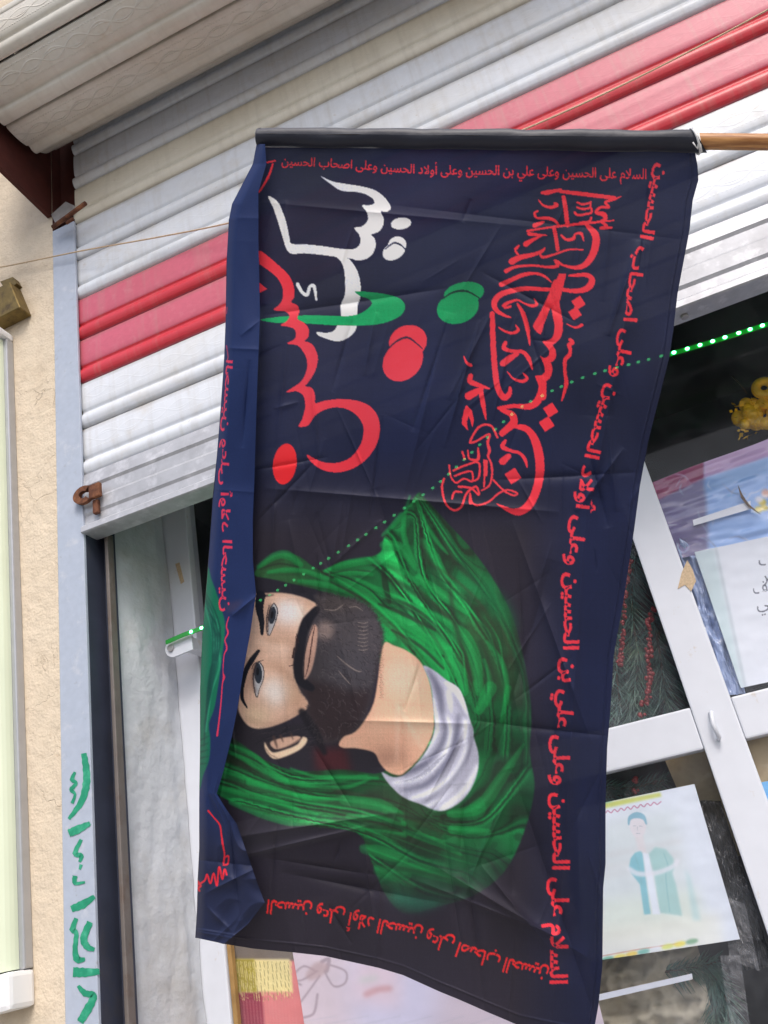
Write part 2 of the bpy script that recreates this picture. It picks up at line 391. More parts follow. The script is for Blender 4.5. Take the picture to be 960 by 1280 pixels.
M_navy = mat('dark_channel_steel', (.035, .042, .07), .6, .2, n1=(20, .2), var=(9, .5, (.09, .075, .06), .5, .75))
M_brownsteel = mat('brown_grey_steel', (.17, .15, .14), .6, .3, n1=(30, .12), var=(20, .6, (.12, .075, .05), .5, .7))
M_rust = mat('rusty_iron', (.125, .052, .032), .85, .2, spec=.3, n1=(80, .25), var=(40, .7, (.30, .13, .06), .45, .7), bump=[(150, .5, .002)])
M_oxide = mat('red_oxide_plate', (.075, .018, .014), .7, .1, spec=.3, n1=(30, .15), var=(12, .5, (.03, .012, .012), .5, .75), bump=[(60, .2, .002)])
M_zinc = mat('grey_zinc', (.40, .40, .41), .5, .5, n1=(50, .1), var=(30, .6, (.25, .22, .2), .5, .7))
M_olive = mat('tarnished_brass_bracket', (.20, .14, .045), .55, .6, n1=(60, .2), var=(40, .7, (.07, .045, .025), .48, .66), bump=[(90, .3, .002)])
M_frame = mat('white_gloss_frame_paint', (.65, .68, .75), .35, spec=.5, n1=(30, .03), var=[(26, .6, (.50, .42, .33), .63, .70)], bump=[(25, .08, .003)])
M_green = mat('green_brush_paint', (.010, .26, .14), .5, n1=(60, .2), var=(60, .5, (.10, .42, .28), .5, .72))
M_black = mat('black_sheet', (.012, .012, .014), .5, n1=(20, .3))
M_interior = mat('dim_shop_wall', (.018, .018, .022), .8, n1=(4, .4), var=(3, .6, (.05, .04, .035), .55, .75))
M_pole = None
M_string = mat('white_cotton_string', (.75, .75, .74), .8, n1=(200, .1))
M_jute = mat('tan_twine', (.55, .42, .28), .85, n1=(300, .2))
M_lampw = mat('white_lamp_plastic', (.78, .79, .80), .3, spec=.5, n1=(10, .03))
M_lampg = mat('pale_green_lamp_cover', (.62, .68, .52), .3, spec=.5, n1=(8, .04))
M_alu = mat('brushed_alloy_edge', (.42, .43, .45), .4, .5, n1=(40, .06))
M_conc = mat('street_concrete', (.34, .33, .31), .9, n1=(12, .12), var=(2, .5, (.28, .27, .25), .45, .7), bump=[(60, .4, .004)])
M_asph = mat('dusty_asphalt', (.12, .115, .11), .9, n1=(60, .25), bump=[(120, .5, .004)])
M_kerb = mat('kerb_stone', (.36, .35, .33), .9, n1=(20, .1), bump=[(60, .3, .004)])

# ---------------------------------------------------------------- the setting
D = 1.25
b = MB(); b.box(-60, 60, -1.6, 40, -.3, 0); tag(b.build('pavement', M_conc), kind='structure')
b = MB(); b.box(-60, 60, -1.75, -1.6, -.3, .002, .01); tag(b.build('kerb', M_kerb), kind='structure')
b = MB(); b.box(-60, 60, -60, -1.75, -.4, -.13); tag(b.build('road', M_asph), kind='structure')

# ---- plastered wall left of the opening
XL = -1.053                        # where the plaster meets the rail
b = MB(); b.box(-4.0, XL, 1.243, 1.55, 0, 5.2)
b.box(XL, -.985, 1.305, 1.55, 0, CZ+1.999)          # return behind the rail
tag(b.build('plaster_wall', M_plaster), 'cream plaster wall with hairline cracks left of the blue grey rail', 'wall')
b = MB(); b.box(1.80, 4.0, 1.243, 1.55, 0, 5.2)
tag(b.build('plaster_wall', M_plaster), 'cream plaster pier on the far right side of the shop opening', 'wall')
b = MB(); b.box(XL, 1.80, 1.243, 1.55, CZ+2.0, 5.2)
tag(b.build('upper_wall', M_plaster), 'plaster wall behind and above the rolled up shutter', 'wall')

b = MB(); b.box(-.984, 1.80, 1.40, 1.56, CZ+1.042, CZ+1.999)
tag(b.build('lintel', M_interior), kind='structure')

# ---- rolling shutter
PITCH = .1169; Z0 = CZ+.931; XA, XB = -.995, 1.74
sh = empty('roller_shutter', (.37, D, Z0), 'half raised white roller shutter with two red stripes under its coil', 'shutter')
def prof(t):
    """outward offset of a slat over t (0 bottom .. 1 top)"""
    if t < .05: return .0005+.0055*math.sin(t/.05*math.pi/2)
    if t < .25: return .006+.0035*math.sin((t-.05)/.20*math.pi)
    if t < .33: return .006-.0085*math.sin((t-.25)/.08*math.pi/2)
    if t < .40: return -.0025+.0045*(1-math.cos((t-.33)/.07*math.pi))/2
    if t < .95: return .002+.0012*math.sin((t-.40)/.55*math.pi)
    return .002-.0065*math.sin((t-.95)/.05*math.pi/2)
TT = [0, .012, .03, .05, .08, .12, .16, .20, .23, .25, .27, .29, .31, .33, .35, .37, .40, .5, .6, .7, .8, .9, .94, .955, .97, .985, 1.0]
def slat_sheet(name, place, n, colour, parent, nx=2, xa=XA, xb=XB, mats=None):
    """place(i, t, off) -> (y, z); colour(i, t) -> material slot"""
    V, Fc, MI, AT, UV = [], [], [], [], []
    xs = np.linspace(xa, xb, nx)
    for i in range(n):
        base = len(V)
        for t in TT:
            y, z = place(i, t, prof(t))
            for x in xs: V.append((x, y, z)); AT.append((x+i*.017, t, 0))
        for k in range(len(TT)-1):
            for j in range(nx-1):
                a = base+k*nx+j
                Fc.append((a, a+1, a+nx+1, a+nx)); MI.append(colour(i, (TT[k]+TT[k+1])/2))
        if i:
            for j in range(nx-1):
                a = base-nx+j; c = base+(len(TT)-1)*nx*0+j
                if name == 'curtain': Fc.append((base-nx+j, base-nx+j+1, base+j+1, base+j)); MI.append(MI[-1])
    me = bpy.data.meshes.new(name); me.from_pydata(V, [], Fc)
    at = me.attributes.new('slat', 'FLOAT_VECTOR', 'POINT'); at.data.foreach_set('vector', np.array(AT, np.float32).reshape(-1))
    me.polygons.foreach_set('material_index', np.array(MI, np.int32))
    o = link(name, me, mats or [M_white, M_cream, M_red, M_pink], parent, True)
    return o
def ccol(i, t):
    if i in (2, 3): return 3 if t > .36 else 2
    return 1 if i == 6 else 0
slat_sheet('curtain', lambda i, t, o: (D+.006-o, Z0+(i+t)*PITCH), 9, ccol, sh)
RC = .151; YC = D-RC-.010; ZC = CZ+1.938; STEP = PITCH/RC
def coilp(i, t, o):
    a = math.radians(216)+(i-1)*STEP+(1-t)*STEP      # t=1 at the upper seam of each slat, going down the front
    r = RC+o-.003-.0008*i
    return YC+math.cos(a)*r, ZC+math.sin(a)*r
# angle 180 deg = towards the street, 270 = straight down
slat_sheet('coil', coilp, 8, lambda i, t: 0, sh, xa=-1.032, mats=[M_coil])
b = MB()
ang = [math.radians(a) for a in np.linspace(0, 360, 40, endpoint=False)]
b.prism([(-1.034, YC+math.cos(a)*(RC-.012), ZC+math.sin(a)*(RC-.012)) for a in ang], (.004, 0, 0))
b.tube([(-1.05, YC, ZC), (1.77, YC, ZC)], .045, 20)
b.prism([(1.741, YC+math.cos(a)*(RC-.012), ZC+math.sin(a)*(RC-.012)) for a in ang], (.004, 0, 0))
b.build('axle', M_zinc, sh)
# bottom bar: ribbed galvanised profile with a folded lip
zb0, zb1 = CZ+.792, CZ+.929
pts = [(D-.001, zb1), (D-.004, zb1-.012), (D-.0065, zb1-.03), (D-.003, zb1-.036), (D-.003, zb1-.060), (D-.0065, zb1-.066), (D-.0065, zb1-.092), (D-.003, zb1-.098), (D-.004, zb0+.022), (D-.014, zb0+.014), (D-.016, zb0+.002), (D-.012, zb0), (D+.030, zb0), (D+.030, zb0+.004), (D+.006, zb0+.004), (D+.006, zb1)]
b = MB(); b.prism([(XA+.004, y, z) for y, z in pts], (XB-XA-.008, 0, 0))
bar = b.build('bottom_bar', M_bar, sh)
for k in range(4):
    b = MB(); b.tube([(.18+.28*k, D+.010, zb0+.0005), (.18+.28*k, D+.010, zb0-.005)], .006, 12); b.build('rivet', M_zinc, bar)
# rusty lug with an eye on the bar's left end
b = MB()
c0 = PX(105, 619, D-.02); th = np.linspace(math.radians(50), math.radians(310), 20)
outer = [(c0[0]+.024*math.cos(a), D-.024, c0[2]+.019*math.sin(a)) for a in th]
inner = [(c0[0]+.010*math.cos(a), D-.024, c0[2]+.008*math.sin(a)) for a in th]
for i in range(len(th)-1):
    b.prism([outer[i], outer[i+1], inner[i+1], inner[i]], (0, .009, 0))
b.box(c0[0]+.0135, c0[0]+.040, D-.0243, D-.0145, c0[2]-.0155, c0[2]+.0155, .003)
b.box(c0[0]+.016, c0[0]+.028, D-.0165, D-.0065, c0[2]-.046, c0[2]-.016, .002)
bmesh.ops.remove_doubles(b.bm, verts=b.bm.verts[:], dist=1e-5)
lug = b.build('lug', M_rust, bar); lug['label'] = 'rusty iron lug with an eye'
# guide rails
def rail(x0, x1):
    b = MB(); b.box(x0, x1, D-.010, D-.003, 0, CZ+1.625, .0015)
    b.box(x0, x0+.004, D-.003, D+.055, 0, CZ+1.625)
    return b
gr = rail(XL+.001, -.989).build('guide_rail', M_rail, sh)
b = MB(); b.box(-.9915, -.9885, D-.003, D+.052, 0, CZ+.86); b.box(-.9885, -.966, D+.049, D+.056, 0, CZ+.82)
b.build('channel_side', M_navy, gr)
b = MB(); b.box(-.972, -.964, D+.030, D+.049, 0, CZ+.80, .002); b.build('channel_lip', M_brownsteel, gr)
b = rail(1.735, 1.80); b.build('guide_rail', M_rail, sh)
# end plates that carry the coil
plate = [PX(62, 275, 1.2435), ]
def endplate(x):
    b = MB(); z = CZ+1.675
    pts = [(x, 1.241, z), (x, .955, CZ+1.69), (x, .955, CZ+1.98), (x, 1.241, CZ+2.12)]
    b.prism(pts, (.012, 0, 0)); return b
b = MB(); b.box(XL+.0045, -.997, 1.268, 1.3045, CZ+1.627, CZ+1.998); b.box(XL+.001, XL+.004, 1.2405, 1.3045, CZ+1.627, CZ+1.998); b.build('gap_shade_plate', M_oxide, sh)  # dark plates added to stand in for the shade in the gap beside the coil
endplate(-1.066).build('end_plate', M_oxide, sh); endplate(1.79).build('end_plate', M_oxide, sh)
b = MB(); q0 = PX(66, 284, 1.215); q1 = PX(107, 254, 1.195); b.tube([q0, q1], .0052, 12); b.tube([PX(83, 279, 1.21), PX(92, 273, 1.21)], .004, 8)
b.build('stop_rod', M_rust, sh)
b = MB(); e0 = [PX(64, 268, 1.236), PX(82, 252, 1.236), PX(93, 257, 1.236), PX(90, 266, 1.236), PX(70, 281, 1.236)]
b.prism(e0, (0, .004, 0)); b.build('stop_plate', M_zinc, sh)

# ---- green brushed letters on the rail
Q = TS(0, 940, 3.2)
ST = Q([([(335, 5), (345, 70), (345, 130), (325, 200), (275, 268)], [22, 28, 30, 26, 12]),
        ([(300, 80), (288, 110), (305, 125), (285, 150), (300, 170), (288, 205)], [10, 18, 12, 18, 10, 14]),
        ([(275, 325), (310, 310), (360, 285)], [30, 34, 16]),
        ([(325, 350), (300, 405), (325, 415), (318, 440)], [14, 20, 20, 10]), ([(325, 450), (318, 470)], [14, 8]),
        ([(300, 495), (300, 525), (340, 520)], [20, 16, 8]),
        ([(285, 628), (330, 610), (378, 578)], [26, 34, 16]),
        ([(305, 665), (290, 710), (305, 725), (300, 790), (310, 830), (340, 828)], [16, 24, 18, 20, 30, 12]),
        ([(360, 680), (335, 745), (350, 780), (378, 790)], [24, 30, 26, 14]),
        ([(292, 880), (340, 882), (398, 878)], [40, 36, 22]),
        ([(312, 935), (340, 965), (375, 975), (350, 1030), (320, 1080)], [12, 26, 26, 34, 28])])
lay = 0
for pts, wd in ST:
    b = MB()
    P, W = crom(pts, wd, 5)
    ln, rn = [], []
    for i in range(len(P)):
        d = P[min(i+1, len(P)-1)]-P[max(i-1, 0)]; d = d/np.linalg.norm(d); q = np.array([-d[1], d[0]])
        jit = 1+.10*math.sin(i*2.7+lay)
        yy = D-.0106-.0002*lay
        ln.append(PX(*(P[i]+q*W[i]/2*jit), yy)); rn.append(PX(*(P[i]-q*W[i]/2/jit), yy))
    lay = (lay+1) % 3
    for i in range(len(P)-1): b.face([ln[i], ln[i+1], rn[i+1], rn[i]])
    bmesh.ops.remove_doubles(b.bm, verts=b.bm.verts[:], dist=1e-6)
    b.build('painted_letter', M_green, gr)

# ---- door jamb (splayed, rough grey plaster)
n, m = 130, 26
V = np.linspace(0, 1, n)[:, None]*np.ones((1, m)); U = np.linspace(0, 1, m)[None]*np.ones((n, 1))
Zj = V*(CZ+.90)
P = np.stack([-.981+.036*U+.010*(1-V)*U, 1.300+.160*U, Zj], -1)
bulge = .006*vnoise(n, m, 9, 2, 5)+.0025*vnoise(n, m, 50, 8, 6)+.0012*vnoise(n, m, 120, 20, 8)
P[..., 0] += bulge+.010*np.sin(np.clip((U-.80)/.20, 0, 1)*math.pi/2)*-1*.6+(.006*(1-np.clip(U/.06, 0, 1)))*-1
me = grid_mesh('door_jamb', P)
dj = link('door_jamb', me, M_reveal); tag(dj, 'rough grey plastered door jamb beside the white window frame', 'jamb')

# ---- shop interior behind the glass
b = MB()
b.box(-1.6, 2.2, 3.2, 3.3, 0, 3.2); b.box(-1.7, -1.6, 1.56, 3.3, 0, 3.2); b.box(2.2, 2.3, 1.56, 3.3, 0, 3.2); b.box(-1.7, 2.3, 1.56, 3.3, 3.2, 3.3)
tag(b.build('interior_walls', M_interior), kind='structure')

# ---- shop window
YF = 1.462
sw = empty('shop_window', (.1, YF, 0), 'white painted steel shop window with glass panes under the shutter', 'window')
fx0, fx1 = -.957, -.894; mx0, mx1 = -.0105, .0525; zt = CZ+1.04; hz0, hz1 = CZ+.161, CZ+.227
b = MB(); bv = .003
b.box(fx0, fx1, YF, YF+.04, .02, zt, bv); b.box(mx0, mx1, YF, YF+.04, .02, zt, bv); b.box(1.70, 1.76, YF, YF+.04, .02, zt, bv)
b.box(.80, .86, YF, YF+.04, .02, zt, bv)
for x0, x1 in ((fx1, mx0), (mx1, .80), (.86, 1.70)):
    b.box(x0+.0004, x1-.0004, YF+.0015, YF+.0385, hz0, hz1, bv); b.box(x0+.0004, x1-.0004, YF+.0015, YF+.0385, .02, .12, bv); b.box(x0+.0004, x1-.0004, YF+.0015, YF+.0385, zt-.05, zt-.001, bv)
fr = b.build('frame', M_frame, sw)
M_glass = bpy.data.materials.new('window_glass'); M_glass.use_nodes = True
t = M_glass.node_tree; N = t.nodes; K = t.links
for nn in list(N):
    if nn.type == 'BSDF_PRINCIPLED': N.remove(nn)
gl = N.new('ShaderNodeBsdfGlossy'); gl.inputs['Roughness'].default_value = .03; tr = N.new('ShaderNodeBsdfTransparent'); tr.inputs[0].default_value = (.98, .985, 1, 1)
lf_ = N.new('ShaderNodeLayerWeight'); lf_.inputs['Blend'].default_value = .5
pw_ = N.new('ShaderNodeMath'); pw_.operation = 'POWER'; pw_.inputs[1].default_value = 4.0; K.new(lf_.outputs['Facing'], pw_.inputs[0])
lw = N.new('ShaderNodeMath'); lw.operation = 'MULTIPLY_ADD'; lw.inputs[1].default_value = .6; lw.inputs[2].default_value = .008; K.new(pw_.outputs[0], lw.inputs[0])
mxs = N.new('ShaderNodeMixShader'); K.new(lw.outputs[0], mxs.inputs[0]); K.new(tr.outputs[0], mxs.inputs[1]); K.new(gl.outputs[0], mxs.inputs[2]); df = N.new('ShaderNodeBsdfDiffuse'); df.inputs[0].default_value = (.62, .66, .72, 1)
tcg = N.new('ShaderNodeTexCoord'); ng = N.new('ShaderNodeTexNoise'); ng.inputs['Scale'].default_value = 7; ng.inputs['Detail'].default_value = 9; ng.inputs['Roughness'].default_value = .7; K.new(tcg.outputs['Object'], ng.inputs['Vector'])
mrg = N.new('ShaderNodeMapRange'); mrg.inputs[1].default_value = .42; mrg.inputs[2].default_value = .75; mrg.inputs[3].default_value = .008; mrg.inputs[4].default_value = .075; K.new(ng.outputs[0], mrg.inputs[0])
mdg = N.new('ShaderNodeMixShader'); K.new(mrg.outputs[0], mdg.inputs[0]); K.new(mxs.outputs[0], mdg.inputs[1]); K.new(df.outputs[0], mdg.inputs[2])     # dust and wipe marks on the panes
K.new(mdg.outputs[0], N['Material Output'].inputs['Surface'])
for x0, x1 in ((fx1, mx0), (mx1, .80), (.86, 1.70)):
    for z0, z1 in ((.12, hz0), (hz1, zt-.05)):
        b = MB(); b.box(x0+.001, x1-.001, YF+.018, YF+.022, z0+.001, z1-.001); b.build('glass_pane', M_glass, sw)
# lock tab on the left post, small handle where the bars cross
YT = 1.398
b = MB(); c = PX(212, 811, YT); th = np.linspace(math.radians(80), math.radians(280), 14)
pts = [(c[0]+.010+.020*math.cos(a), YT, c[2]+.019*math.sin(a)) for a in th]+[(c[0]+.052, YT, c[2]-.016), (c[0]+.052, YT, c[2]+.017)]
b.prism(pts, (0, .005, 0)); b.box(c[0]+.030, c[0]+.050, YT+.005, YF+.001, c[2]-.012, c[2]+.012)
lt = b.build('lock_tab', M_frame, sw)
b = MB(); b.tube([(c[0]+.004, YT-.0002, c[2]), (c[0]+.004, YT-.004, c[2])], .007, 14); b.build('screw', M_zinc, lt)
b = MB(); h0 = PX(889, 890, YF-.01); h1 = PX(899, 922, YF-.01)
b.tube([PX(888, 892, YF-.002), h0, PX(891, 905, YF-.014), h1, PX(898, 924, YF-.002)], .0035, 8); b.build('handle', M_frame, sw)
b = MB(); b.prism([PX(219, 705, YF-.0012), PX(224, 703, YF-.0012), PX(230, 727, YF-.0012), PX(226, 730, YF-.0012)], (0, .001, 0)); b.build('tape_remnant', M_jute, sw)
b = MB(); b.prism([PX(x, y, YF-.0012) for x, y in ((847, 736), (852, 716), (859, 700), (866, 712), (870, 726), (864, 739), (856, 731))], (0, .001, 0)); b.build('tape_remnant', M_jute, sw)

# ---- green LED strip in front of the window
YL = 1.388
KP = [(207, 803), (216, 799), (230, 793), (252, 785), (290, 768), (330, 748), (400, 705), (470, 660), (520, 625), (545, 607), (575, 580), (600, 556), (630, 527), (655, 507), (690, 489), (735, 470), (790, 455), (835, 443), (890, 427), (960, 405), (1040, 382), (1150, 350)]
ls = empty('led_strip', PX(252, 785, YL), 'thin strip of lit green lamps strung across the shop window', 'light strip')
P, _ = crom(KP, [1]*len(KP), 10)
P3 = np.array([PX(x, y, YL) for x, y in P])
M_strip = mat('green_lit_strip_plastic', (.02, .16, .03), .3, spec=.6)
def stripglow(m):
    bb = m.node_tree.nodes['Principled BSDF']; bb.inputs['Emission Color'].default_value = (.0, .6, .03, 1); bb.inputs['Emission Strength'].default_value = .12
stripglow(M_strip)
b = MB(); hw = .0042
for i in range(len(P3)-1):
    a, c = P3[i], P3[i+1]
    u = np.array([0, 0, hw])
    b.prism([a-u, c-u, c+u, a+u], (0, .0025, 0))
b.build('strip', M_strip, ls)
M_led = emit('green_led', (.10, 1.0, .30), 22.0)
dd = np.concatenate([[0], np.cumsum(np.linalg.norm(np.diff(P3, axis=0), axis=1))])
lm = None; s = .06; k = 0
while s < dd[-1] and k < 96:
    p = [np.interp(s, dd, P3[:, j]) for j in range(3)]
    if lm is None:
        b = MB(); b.sphere((0, 0, 0), .0030, 8, 6, (1.15, .6, .9)); o = b.build('led', M_led, None); lm = o.data
    else:
        o = bpy.data.objects.new('led', lm); COL.objects.link(o)
    o.parent = ls; o.location = Vector(p)+Vector((0, -.001, 0))-ls.location
    s += .0205*(1+.10*rng.randn()); k += 1

# ---- printed sheets
def sheet(name, corners, Y, cv, n, m, matl, bend=0, seed=1, parent=None, wrink=0):
    """four photo corners TL,TR,BR,BL on the plane Y; a curved thin sheet with a printed face"""
    c = [np.array(q, float) for q in corners]
    W3 = [PX(q[0], q[1], Y) for q in c]
    u = np.linspace(0, 1, m)[None, :, None]; v = np.linspace(0, 1, n)[:, None, None]
    P = (W3[0]*(1-u)+W3[1]*u)*(1-v)+(W3[3]*(1-u)+W3[2]*u)*v
    P = P.copy(); Yd = bend*np.sin(u[..., 0]*math.pi)*np.ones((n, 1))+wrink*(vnoise(n, m, 6, 4, seed)+.5*vnoise(n, m, 17, 11, seed+3))
    # project for the ink lookup
    q = P.copy(); q[..., 2] -= CZ; cc = q@R.T; X2 = 480+F*cc[..., 0]/cc[..., 2]; Y2 = 640+F*cc[..., 1]/cc[..., 2]
    P[..., 1] += Yd
    cols = lin(np.clip(cv.sample(X2, Y2), 0, 255))
    return link(name, grid_mesh(name, P, cols), matl, parent)
M_paper = mcol('printed_paper', .45, .5); M_gloss = mcol('glossy_printed_film', .12, .6, bump=(40, .25, .004)); M_cloth = mcol('woven_ribbon', .8, .2, bump=(500, .4, .001))
YG = YF+.0235
# notice with four lines of writing
cv = Canvas(850, 650, 1120, 880, 3, (222, 226, 232))
cv.poly([(860, 690), (893, 684), (935, 880), (900, 880)], (196, 214, 216), .9, 3)
cv.poly([(893, 684), (896, 684), (938, 880), (934, 880)], (180, 190, 196), .6, 1)
for k, (wd, x0, x1, y0, y1) in enumerate((('علي خلف', 948, 1030, 702, 684), ('حسن منبر', 952, 1030, 722, 704), ('محمد مخالف', 941, 1035, 737, 716), ('السيد والي', 945, 1035, 756, 735))):
    cv.paint(cv.mask(text_loops(wd, [(x0, y0), (x1, y1)], 22, .0)), (82, 86, 100), .9)
o = sheet('paper_notice', [(868, 690), (1105, 640), (1150, 812), (926, 860)], YG+.002, cv, 260, 300, M_paper, 0, 3, wrink=.0008)
tag(o, 'white paper notice with four handwritten lines taped inside the upper glass', 'notice')
# faded poster of a standing figure
cv = Canvas(700, 960, 940, 1230, 3, (216, 224, 234))
cv.poly([(740, 1030), (840, 1010), (880, 1160), (740, 1170)], (205, 216, 214), .8, 8)
for y, a in ((1065, .35), (1080, .3), (1090, .25)): cv.strokes([([(740, y+8), (850, y-14)], 6)], (188, 178, 176), a, 3)
cv.poly([(735, 1130), (870, 1110), (885, 1165), (735, 1180)], (214, 226, 204), .7, 8)
cv.poly([(740, 1160), (900, 1140), (905, 1190), (740, 1200)], (232, 232, 214), .7, 6)
e = T(750, 970, 4.129)
cv.poly(e([(178, 300), (222, 300), (240, 400), (200, 400)]), (216, 206, 206), .8, 1.2)
cv.poly(spl(e([(152, 235), (165, 210), (200, 205), (232, 225), (238, 262), (226, 300), (200, 320), (172, 305), (155, 270)])), (222, 214, 216), .95, .8)
cv.poly(spl(e([(144, 250), (148, 208), (188, 186), (230, 202), (243, 245), (236, 250), (222, 226), (190, 218), (160, 226), (152, 252)])), (96, 156, 178), .95, .5)
cv.strokes([(e([(172, 258), (184, 256)]), 1.0), (e([(204, 258), (218, 260)]), 1.0), (e([(186, 296), (206, 297)]), .9), (e([(194, 262), (192, 280)]), .7)], (150, 160, 172), .7, .3)
cv.poly(e([(148, 480), (158, 425), (180, 396), (208, 386), (222, 400), (232, 500), (262, 712), (228, 716), (206, 560), (160, 500)]), (92, 172, 186), .9, .8)
cv.poly(e([(250, 404), (285, 366), (340, 378), (378, 424), (386, 470), (372, 500), (392, 560), (424, 722), (308, 706), (282, 520)]), (136, 190, 184), .85, 1.0)
cv.strokes([(e([(330, 400), (352, 470), (340, 520), (360, 700)]), 1.2), (e([(180, 410), (200, 470), (215, 560)]), 1.0)], (96, 160, 164), .6, .5)
cv.poly(e([(440, 480), (465, 520), (520, 745), (480, 745)]), (166, 208, 206), .7, 2)
cv.poly(e([(220, 395), (250, 402), (312, 715), (272, 715)]), (224, 232, 242), .95, .8)
cv.strokes([(e([(150, 480), (200, 505), (290, 500), (370, 470), (400, 440)]), 6)], (226, 226, 232), .8, 1)
cv.poly(e([(20, 140), (310, 85), (318, 105), (20, 168)]), (190, 200, 60), .95, 1); cv.poly(e([(20, 122), (60, 114), (60, 130), (20, 142)]), (40, 140, 90), .8, 1)
cv.strokes([(e([(30, 190)]+[(40+k*17, 186-k*3.1+(7 if k % 2 else -7)) for k in range(16)]+[(315, 132)]), [1.6])], (176, 96, 130), .9, 0)
cv.strokes([(e([(10, 930), (200, 895), (420, 862)]), 1.6)], (196, 130, 112), .8, 0)
for k, cc in enumerate(((60, 150, 110), (230, 210, 60), (230, 190, 40), (70, 160, 140), (220, 225, 230), (210, 220, 70), (240, 220, 40), (90, 150, 100))):
    cv.poly(ell(*e([(40+k*62, 945-k*13)])[0], 8, 3.2, -12), cc, .9, 1)
cv.im = cv.im*.72+np.array((222, 229, 238), np.float32)*.28      # sun bleaching of the whole print
o = sheet('faded_poster', [(722, 1010), (868, 980), (925, 1174), (726, 1204)], YG+.002, cv, 330, 280, M_paper, 0, 5, wrink=.0008)
tag(o, 'sun faded poster of a standing man in blue green clothes behind the lower glass', 'poster')
# blue film with a pink band
cv = Canvas(760, 500, 1120, 780, 2, (160, 194, 244))
cv.poly([(760, 560), (880, 560), (886, 720), (760, 720)], (122, 114, 152), .95, 2)
cv.poly([(800, 700), (850, 640), (880, 660), (884, 740)], (104, 92, 136), .6, 5)
cv.poly([(780, 615), (880, 568), (880, 598), (780, 645)], (150, 52, 98), 1, 1); cv.poly([(880, 568), (1120, 480), (1120, 515), (880, 598)], (206, 170, 212), 1, 1)
cv.poly([(880, 600), (960, 572), (960, 590), (880, 616)], (120, 164, 216), .8, 2)
L = []
for k in range(60):
    x = 800+rng.rand()*320; y = 580+rng.rand()*130; a = rng.rand()*6.28; l = 8+rng.rand()*28
    L.append(([(x, y), (x+l*.5*math.cos(a)+rng.randn()*2, y+l*.5*math.sin(a)), (x+l*math.cos(a+.3), y+l*math.sin(a+.3))], [.4, 1.6, .4]))
cv.strokes(L, (214, 222, 240), .75, .6)
cv.strokes(L[:20], (92, 110, 160), .5, .6)
for k in range(7):
    cv.poly(ell(945+rng.rand()*20, 612+rng.rand()*26, 5, 4), ((240, 210, 70), (228, 170, 150), (240, 236, 240))[k % 3], .9, 1)
o = sheet('blue_film', [(790, 612), (1090, 500), (1118, 640), (842, 700)], YG+.012, cv, 220, 300, M_gloss, 0, 6, wrink=.004)
tag(o, 'crinkled blue plastic film with a pink band behind the upper right glass', 'film')
b = MB(); b.prism([PX(866, 650, YG+.004), PX(938, 626, YG+.004), PX(939, 636, YG+.004), PX(867, 657, YG+.004)], (0, .001, 0))  # white strip added in place of a lamp's reflection in the glass
tag(b.build('reflection_strip', mat('reflection_strip_white', (.85, .86, .88), .2, n1=(20, .03))), 'short white strip standing in for a lamp reflection across the crinkled blue film', 'lamp_reflection')
b = MB(); lf = [PX(922, 605, YG+.002), PX(926, 622, YG-.0), PX(935, 633, YG-.001), PX(951, 643, YG+.0), PX(936, 630, YG+.003), PX(928, 618, YG+.004)]
b.prism(lf, (0, .0012, 0)); tag(b.build('dry_leaf', mat('dry_leaf', (.16, .10, .06), .8, n1=(80, .2)), None, False), 'curled brown dry leaf against the crinkled blue film', 'leaf')
# pale floral poster low in the window
cv = Canvas(280, 1080, 780, 1400, 2, (214, 200, 210))
cv.poly([(280, 1080), (520, 1080), (480, 1300), (280, 1300)], (218, 202, 208), .8, 12)
cv.poly([(440, 1180), (560, 1180), (540, 1300), (440, 1300)], (216, 214, 236), .8, 14); cv.poly([(450, 1195), (500, 1200), (500, 1260), (440, 1250)], (236, 206, 210), .6, 8)
f = TS(280, 1170, 3.43)
cv.strokes(f([([(300, 320), (360, 240), (410, 170)], 8), ([(390, 150), (340, 130), (290, 180), (330, 190), (400, 150)], 8), ([(440, 120), (520, 150), (520, 200), (470, 215), (430, 150)], 8), ([(400, 250), (385, 330), (340, 350)], 10), ([(420, 110), (450, 100), (440, 150)], 16), ([(270, 180), (330, 210)], 8)]), (160, 142, 150), .75, .6)
cv.poly(spl(T(280, 1170, 3.43)([(350, 165), (400, 110), (450, 130), (420, 170), (370, 190)])), (188, 160, 160), .7, 1.5)
cv.strokes(f([([(610, 250), (660, 230), (710, 225)], 26)]), (204, 150, 152), .7, 2); cv.strokes(f([([(590, 190), (650, 180)], 26)]), (206, 208, 204), .8, 3)
for k in range(8): cv.strokes([([(300+k*40, 1290+k*4), (420+k*40, 1270)], 1)], (180, 178, 190), .4, .5)
o = sheet('floral_poster', [(356, 1130), (700, 1060), (760, 1300), (395, 1370)], YG+.002, cv, 260, 340, M_paper, 0, 8, wrink=.001)
tag(o, 'pale pink floral poster low in the window under the flag hem', 'poster')
